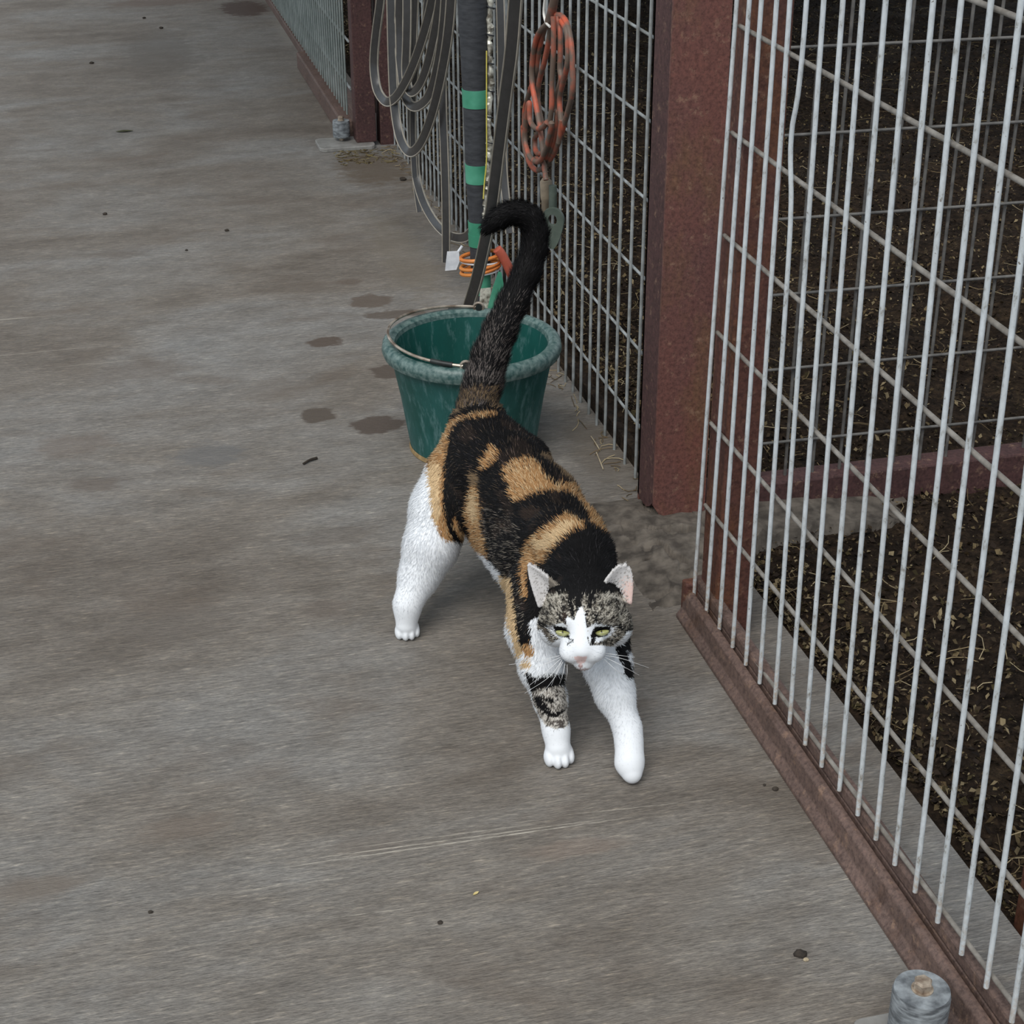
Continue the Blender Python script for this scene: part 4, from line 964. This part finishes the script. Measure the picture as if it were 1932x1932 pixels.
# ---- fur: short tapered hairs lying along the body
def make_fur(count):
    r = np.random.default_rng(5)
    tri = np.concatenate([CQ[:, [0, 1, 2]], CQ[:, [0, 2, 3]]]); A, B_, C_ = CP[tri[:, 0]], CP[tri[:, 1]], CP[tri[:, 2]]
    area = np.linalg.norm(np.cross(B_-A, C_-A), axis=1)/2; g = grp[tri[:, 0]]
    w = area*np.where(np.isin(g, (HEAD, EAR)), 1.9, 1.0)
    pick = r.choice(len(tri), count, p=w/w.sum()); u = r.random(count); v = r.random(count); f = u+v > 1; u[f] = 1-u[f]; v[f] = 1-v[f]
    P = A[pick]+(B_[pick]-A[pick])*u[:, None]+(C_[pick]-A[pick])*v[:, None]; G = g[pick]
    Nn = CN[tri[pick, 0]]
    rel = (P-HO)@RH.T
    keep = np.ones(count, bool)
    for s_ in (-1, 1):
        e = (rel-np.array([s_*.0245, -.0055, .040]))/np.array([.0112, .0064, .02]); keep &= ~((np.linalg.norm(e, axis=1) < 1) & (G == HEAD))
    e = (rel-np.array([0, -.0225, .063]))/np.array([.010, .008, .012]); keep &= np.linalg.norm(e, axis=1) > 1
    keep &= P[:, 2] > 0.002
    P, G, Nn, rel = P[keep], G[keep], Nn[keep], rel[keep]; n = len(P)
    length = np.select([G == TORSO, G == HEAD, G == EAR, G == TAIL], [0.0115, 0.0050, 0.0030, 0.0105], 0.0068)
    length = np.where(np.isin(G, (FR, FL, HR, HL)), np.interp(P[:, 2], [0.018, 0.04, 0.10, 0.14], [0.0013, 0.0024, 0.0058, 0.0072]), length)
    muz = (G == HEAD) & (rel[:, 2] > 0.035); length = np.where(muz, 0.0030, length)
    length = length*(0.6+0.7*r.random(n))
    flow = np.tile(np.array([0, 0.9, -0.45]), (n, 1))
    hd = np.isin(G, (HEAD, EAR)); d = P-hl(0, -.02, .075); flow[hd] = d[hd]/np.linalg.norm(d[hd], axis=1)[:, None]
    ea = G == EAR; flow[ea] = up_h+0.2*side
    lg = np.isin(G, (FR, FL, HR, HL)); flow[lg] = np.array([0, 0.35, -1.0])
    tl = G == TAIL
    if tl.any():
        tpp = np.array([p for p, _ in tailP]); td = np.gradient(tpp, axis=0); i = np.argmin(((P[tl][:, None]-tpp[None])**2).sum(2), axis=1); flow[tl] = td[i]/np.linalg.norm(td[i], axis=1)[:, None]
    flow = flow-Nn*(flow*Nn).sum(1)[:, None]; flow /= np.linalg.norm(flow, axis=1)[:, None]+1e-9
    rnd = r.normal(0, 1, (n, 3)); lift = np.where(tl, 0.75, np.where(hd, 0.28, 0.36))[:, None]
    d1 = flow+Nn*lift+rnd*0.20; d1 /= np.linalg.norm(d1, axis=1)[:, None]
    d2 = d1+flow*0.35-Nn*0.12; d2 /= np.linalg.norm(d2, axis=1)[:, None]
    sidev = np.cross(d1, Nn+rnd*0.25); sidev /= np.linalg.norm(sidev, axis=1)[:, None]+1e-9
    wd = np.where(hd | (length < 0.004), 0.00026, 0.00038)[:, None]
    Lm = length[:, None]; base = P-Nn*0.0006
    V = np.stack([base-sidev*wd, base+sidev*wd, base+d1*Lm*0.55-sidev*wd*0.8, base+d1*Lm*0.55+sidev*wd*0.8, base+d1*Lm*0.55+d2*Lm*0.45], 1)
    col = coat(P, Nn, G, 2.2, r)
    px, py = to_px(P); blk = col.mean(1) < 0.02
    tk = blk & np.isin(G, T_) & inside(px, py, [(905, 960), (960, 960), (985, 1000), (985, 1100), (1000, 1215), (960, 1130), (925, 1060), (905, 1000)]) & (r.random(n) < 0.16); col[tk] = lin((124, 116, 106))
    tk = blk & np.isin(G, T_) & (py < 1000) & (r.random(n) < 0.05); col[tk] = lin((80, 68, 56))
    tk = blk & (G == TAIL) & (py > 545) & (r.random(n) < np.clip((py-530)/520, 0, 0.36)); col[tk] = lin((112, 104, 100))
    tk = (np.abs(col-TAN).sum(1) < 1e-6) & (G == TAIL) & (r.random(n) < 0.5); col[tk] = lin((34, 30, 30))
    tk = (np.abs(col-ORANGE).sum(1) < 1e-6) & (r.random(n) < 0.22); col[tk] = CREAM
    tk = (np.abs(col-TAN).sum(1) < 1e-6) & (G == TAIL) & (r.random(n) < 0.5); col[tk] = lin((34, 30, 30))
    tk = (np.abs(col-ORANGE).sum(1) < 1e-6) & (r.random(n) < 0.10); col[tk] = DBROWN
    lum = col.mean(1)
    dark = lum < 0.02
    var = np.where(dark, 0.6+0.8*r.random(n)+(r.random(n) > 0.95)*(2+6*r.random(n)), 0.78+0.34*r.random(n))[:, None]
    tipmul = np.where(dark, 1.5, 1.08)[:, None]
    c0 = np.clip(col*var, 0, 0.95); c1 = np.clip(col*var*tipmul, 0, 0.95)
    Cc = np.stack([c0, c0, c0*0.5+c1*0.5, c0*0.5+c1*0.5, c1], 1)
    NV = np.repeat((Nn*1.0+d1*0.15)[:, None, :], 5, 1)
    return V, Cc, NV, n
V, Cc, NV, nF = make_fur(210000)
me = bpy.data.meshes.new('fur'); nv = nF*5
me.vertices.add(nv); me.vertices.foreach_set('co', (V.reshape(-1, 3)-cat_o).astype(np.float32).ravel())
b = np.arange(nF)[:, None]*5
loops = np.concatenate([b+np.array([[0, 1, 3, 2]]), b+np.array([[2, 3, 4]])], 1)
me.loops.add(nF*7); me.loops.foreach_set('vertex_index', loops.ravel().astype(np.int32))
me.polygons.add(nF*2); st = (np.arange(nF)[:, None]*7+np.array([[0, 4]])).ravel()
me.polygons.foreach_set('loop_start', st.astype(np.int32)); me.update(calc_edges=True)
me.polygons.foreach_set('use_smooth', [True]*len(me.polygons))
ca = me.color_attributes.new('Col', 'FLOAT_COLOR', 'POINT')
ca.data.foreach_set('color', np.concatenate([Cc.reshape(-1, 3), np.ones((nv, 1))], 1).astype(np.float32).ravel())
nn = NV.reshape(-1, 3); nn = nn/np.linalg.norm(nn, axis=1)[:, None]
me.normals_split_custom_set_from_vertices(nn.astype(np.float32))
me.materials.append(cat_mat('cat_fur', 0.7))
fur = bpy.data.objects.new('fur', me); link(fur, catE); fur['kind'] = 'stuff'

# ---- eyes, whiskers
def eye_mat():
    m, N, L, B = new_mat('cat_eye'); a = N.new('ShaderNodeAttribute'); a.attribute_name = 'Col'; L.new(a.outputs['Color'], B.inputs['Base Color'])
    B.inputs['Roughness'].default_value = 0.08; B.inputs['Coat Weight'].default_value = 0.6; return m
EM = eye_mat()
for s_ in (-1, 1):
    bm = bmesh.new(); bmesh.ops.create_uvsphere(bm, u_segments=40, v_segments=28, radius=1.0)
    m = MB(); Vv = []; Cl = []
    inr = -s_*0.20
    for v in bm.verts:
        u, w, q = v.co.x, v.co.y, v.co.z
        pu, pv = u*.0094, (w if w < 0 else w*0.42)*.0060+.0006
        ang = s_*0.16; ru, rv = pu*math.cos(ang)-pv*math.sin(ang), pu*math.sin(ang)+pv*math.cos(ang)
        Vv.append(hl(s_*.0245+ru, -.0050+rv, .0352+q*.0060))
        rad = math.hypot(pu, pv*1.0)
        if q < 0.1: c = (0.01, 0.01, 0.008)
        else:
            slit = abs(pu+0.0002) < 0.0009 and pv > 0.0008
            edge = math.hypot(u, w) > 0.93
            c = lin((20, 18, 14)) if (slit or edge) else (lin((150, 150, 92)) if pv > 0.0012 else lin((176, 177, 122)))
        Cl.append((*[float(z) for z in c], 1.0))
    m.add(Vv, [tuple(x.index for x in f.verts) for f in bm.faces], Cl); bm.free()
    m.build('eye', EM, catE, color=True, angle=180)
wm = simple('whisker_hair', (225, 225, 225), (245, 245, 245), 10, 0.4)
wpx = [((1058, 1243), (1030, 1268), (994, 1297)), ((1060, 1247), (1035, 1278), (990, 1308)), ((1062, 1249), (1045, 1280), (1020, 1312)), ((1058, 1240), (1020, 1256), (976, 1268)), ((1060, 1245), (1050, 1270), (1040, 1294)), ((1056, 1237), (1010, 1248), (960, 1254)),
       ((1140, 1236), (1175, 1243), (1224, 1260)), ((1141, 1240), (1170, 1254), (1206, 1274)), ((1140, 1232), (1165, 1236), (1198, 1240)), ((1139, 1243), (1160, 1262), (1182, 1280)), ((1066, 1252), (1062, 1272), (1056, 1290)), ((1070, 1254), (1070, 1270), (1068, 1282))]
for a, b_, c in wpx:
    yw = hl(0, 0, 0.046)[1]; p = [at(*a, Y=yw), at(*b_, Y=yw-0.010), at(*c, Y=yw-0.004)]
    m = MB(); P = spline(p, 12); m.tube(P, np.linspace(0.00034, 0.00014, len(P)), 5); m.build('whisker', wm, catE)
# ------------------------------------------------------------------ litter in the pens (nobody could count it)
def litter(n, x0, x1, y0, y1, seed, smin, smax, cols, px=2.0):
    r = np.random.default_rng(seed)
    X = x0+(x1-x0)*r.random(n)**px; Y = y0+(y1-y0)*r.random(n)
    Z = dirt_h(X, Y)+0.001+0.012*r.random(n)**2; s = smin+(smax-smin)*r.random(n)**2
    a = r.random(n)*2*math.pi; d = np.stack([np.cos(a), np.sin(a), r.normal(0, .5, n)], 1); e = np.stack([-np.sin(a), np.cos(a), r.normal(0, .6, n)], 1)
    c = np.stack([X, Y, Z], 1); asp = (0.35+0.5*r.random(n))[:, None]; s = s[:, None]; up = np.array([0, 0, 1.0])*s*0.25
    V = np.stack([c-d*s, c+e*s*asp+up, c+d*s, c-e*s*asp+up], 1).reshape(-1, 3)
    C = np.array([lin(q) for q in cols])[r.integers(0, len(cols), n)]*(0.6+0.7*r.random(n))[:, None]
    b = np.arange(n)[:, None]*4; F = np.concatenate([b+np.array([[0, 1, 2]]), b+np.array([[0, 2, 3]])], 0)
    m = MB(); cc = [(float(q[0]), float(q[1]), float(q[2]), 1.0) for q in np.repeat(C, 4, 0)]
    m.add(V.tolist(), [tuple(f) for f in F.tolist()], cc); return m
lc = [(84, 70, 50), (62, 52, 40), (104, 90, 66), (46, 37, 30), (128, 114, 88), (66, 58, 38), (40, 32, 27), (58, 46, 36), (34, 28, 24)]
o = litter(130000, 0.94, 3.4, 1.0, 8.2, 3, 0.0016, 0.0070, lc).build('leaf_litter', M['leaf'], smooth=False, color=True)
tag(o, 'brown crumbled leaf litter covering the dirt of the pens', 'litter', kind='stuff')
def straw(n, x0, x1, y0, y1, seed, l0, l1, cols, flat=False, px=1.8, rad=0.0007):
    r = np.random.default_rng(seed); m = MB()
    for q in range(n):
        x = x0+(x1-x0)*r.random()**px; y = y0+(y1-y0)*r.random(); a = r.random()*math.pi*2; L = l0+(l1-l0)*r.random()**2
        pts = []
        z0 = 0.0012 if flat else None; bend = r.normal(0, 0.5)
        for t in (-1, -0.33, 0.33, 1):
            xx = x+math.cos(a+bend*t)*L/2*t; yy = y+math.sin(a+bend*t)*L/2*t
            z = z0+0.002*(1+t)*r.random() if flat else float(dirt_h(np.array(xx), np.array(yy)))+0.006+0.004*r.random()
            pts.append((xx, yy, z))
        c = lin(cols[r.integers(0, len(cols))])*(0.75+0.4*r.random())
        m.tube(pts, rad, 3, (float(c[0]), float(c[1]), float(c[2]), 1.0))
    return m
sc = [(150, 132, 100), (176, 160, 128), (128, 110, 82), (108, 92, 70)]
o = straw(1500, 0.95, 3.6, 0.7, 7.0, 8, 0.03, 0.10, sc).build('dry_straw', M['leaf'], smooth=False, color=True)
tag(o, 'scattered dry straw stalks lying on the pen dirt', 'straw', kind='stuff')
# straw caught along the foot of the fence
o = straw(170, 0.815, 0.85, 2.42, 4.9, 9, 0.015, 0.06, sc[1:], True, 1.0, 0.0008).build('fence_straw', M['leaf'], smooth=False, color=True)
tag(o, 'dry straw and crumbs gathered along the foot of the mesh fence', 'straw', kind='stuff')
o = straw(120, 0.66, 0.84, 4.70, 4.86, 10, 0.01, 0.04, [(110, 96, 66), (90, 76, 52), (130, 118, 84)], True, 1.0, 0.0010).build('stile_straw', M['leaf'], smooth=False, color=True)
tag(o, 'damp straw heap on the floor before the distant roller plate', 'straw', kind='stuff')

# ------------------------------------------------------------------ bits lying on the aisle floor
dm = {'green': simple('dark_green_leaf', (52, 54, 34), (76, 76, 48), 60, 0.7), 'dark': simple('dark_crumb', (38, 33, 28), (62, 54, 46), 90, 0.9), 'yellow': simple('yellow_leaf', (178, 156, 90), (214, 196, 140), 90, 0.7), 'straw': simple('straw_piece', (160, 145, 120), (190, 176, 150), 60, 0.8)}
def leaf(px, py, w, ang, mat, label, cat='leaf', curl=0.3):
    c = at(px, py, Z=0.0); L = w; m = MB(); d = np.array([math.cos(ang), math.sin(ang), 0]); e = np.array([-d[1], d[0], 0]); V = []; F = []
    n = 9
    for i in range(n):
        t = -1+2*i/(n-1); hw = 0.36*L*(1-abs(t)**1.7)+0.0004
        for s_ in (-1, 0, 1):
            for th in (0, 1): V.append(c+d*t*L+e*s_*hw+np.array([0, 0, 0.0008+curl*hw*abs(s_)+0.10*L*t*t*0.6+th*0.0006]))
    for i in range(n-1):
        for s_ in range(2):
            a = i*6+s_*2; F += [(a, a+6, a+8, a+2), (a+1, a+3, a+9, a+7)]
        F += [(i*6, i*6+1, i*6+7, i*6+6), (i*6+4, i*6+10, i*6+11, i*6+5)]
    m.add(V, F); o = m.build('fallen_leaf' if cat == 'leaf' else 'floor_crumb', dm[mat], angle=80); tag(o, label, cat); return o
leaf(235, 249, 0.026, 0.0, 'green', 'dark green leaf lying alone on the upper left concrete')
leaf(898, 1687, 0.0042, 0.5, 'yellow', 'tiny yellow leaf scrap on the concrete below the cat')
def twig(px0, py0, px1, py1, r, mat, label, name='twig', cat='twig'):
    a = at(px0, py0, Z=0.003); b_ = at(px1, py1, Z=0.003); mid = (a+b_)/2+np.array([0, 0.002, 0.001])
    m = MB(); P = spline([a, mid, b_], 10); m.tube(P, np.linspace(r*0.7, r, len(P)), 7); o = m.build(name, dm[mat]); tag(o, label, cat)
twig(572, 875, 598, 864, 0.0028, 'dark', 'short dark twig on the concrete left of the bucket')
twig(1125, 853, 1138, 885, 0.0012, 'straw', 'pale straw piece on the concrete between bucket and fence', 'straw_piece', 'straw')
twig(1115, 823, 1131, 848, 0.0012, 'straw', 'pale straw piece beside the fence foot behind the cat', 'straw_piece', 'straw')
twig(838, 748, 848, 782, 0.0015, 'straw', 'straw stalk leaning on the green bucket behind the cat hip', 'straw_piece', 'straw')
def crumb(px, py, s, label, mat='dark', seed=0):
    c = at(px, py, Z=0.0); o = lump((c[0], c[1], s*0.4), s, s*0.8, s*0.5, seed, dm[mat], 'floor_crumb'); tag(o, label, 'debris')
crumb(1510, 1803, 0.0075, 'dark crumpled crumb on the concrete left of the bottom right roller', 'dark', 1)
crumb(1520, 1812, 0.0035, 'pale grit just below the crumpled crumb near the roller', 'straw', 2)
crumb(1463, 1490, 0.0045, 'dark crumb on the concrete beside the gate rail', 'dark', 3)
crumb(1442, 1482, 0.0022, 'small dark speck beside the gate rail crumb', 'dark', 4)
crumb(830, 1742, 0.0035, 'small dark crumb below the yellow leaf scrap', 'dark', 5)
crumb(198, 405, 0.0065, 'dark crumb at left, nearer than the green leaf', 'dark', 6)
crumb(428, 436, 0.0062, 'dark crumb left of the hanging hoses', 'dark', 7)
crumb(352, 473, 0.0040, 'tiny dark crumb in the middle of the left floor', 'dark', 8)
crumb(173, 120, 0.0085, 'dark crumb far up the aisle at left', 'dark', 9)
crumb(304, 54, 0.0085, 'dark crumb far up the aisle, middle', 'dark', 10)
crumb(272, 35, 0.0080, 'darkest crumb at the far end of the aisle', 'dark', 11)
crumb(284, 1722, 0.0030, 'small dark crumb at lower left', 'dark', 12)
crumb(760, 340, 0.010, 'dark clump on the floor beside the hoses', 'dark', 13)
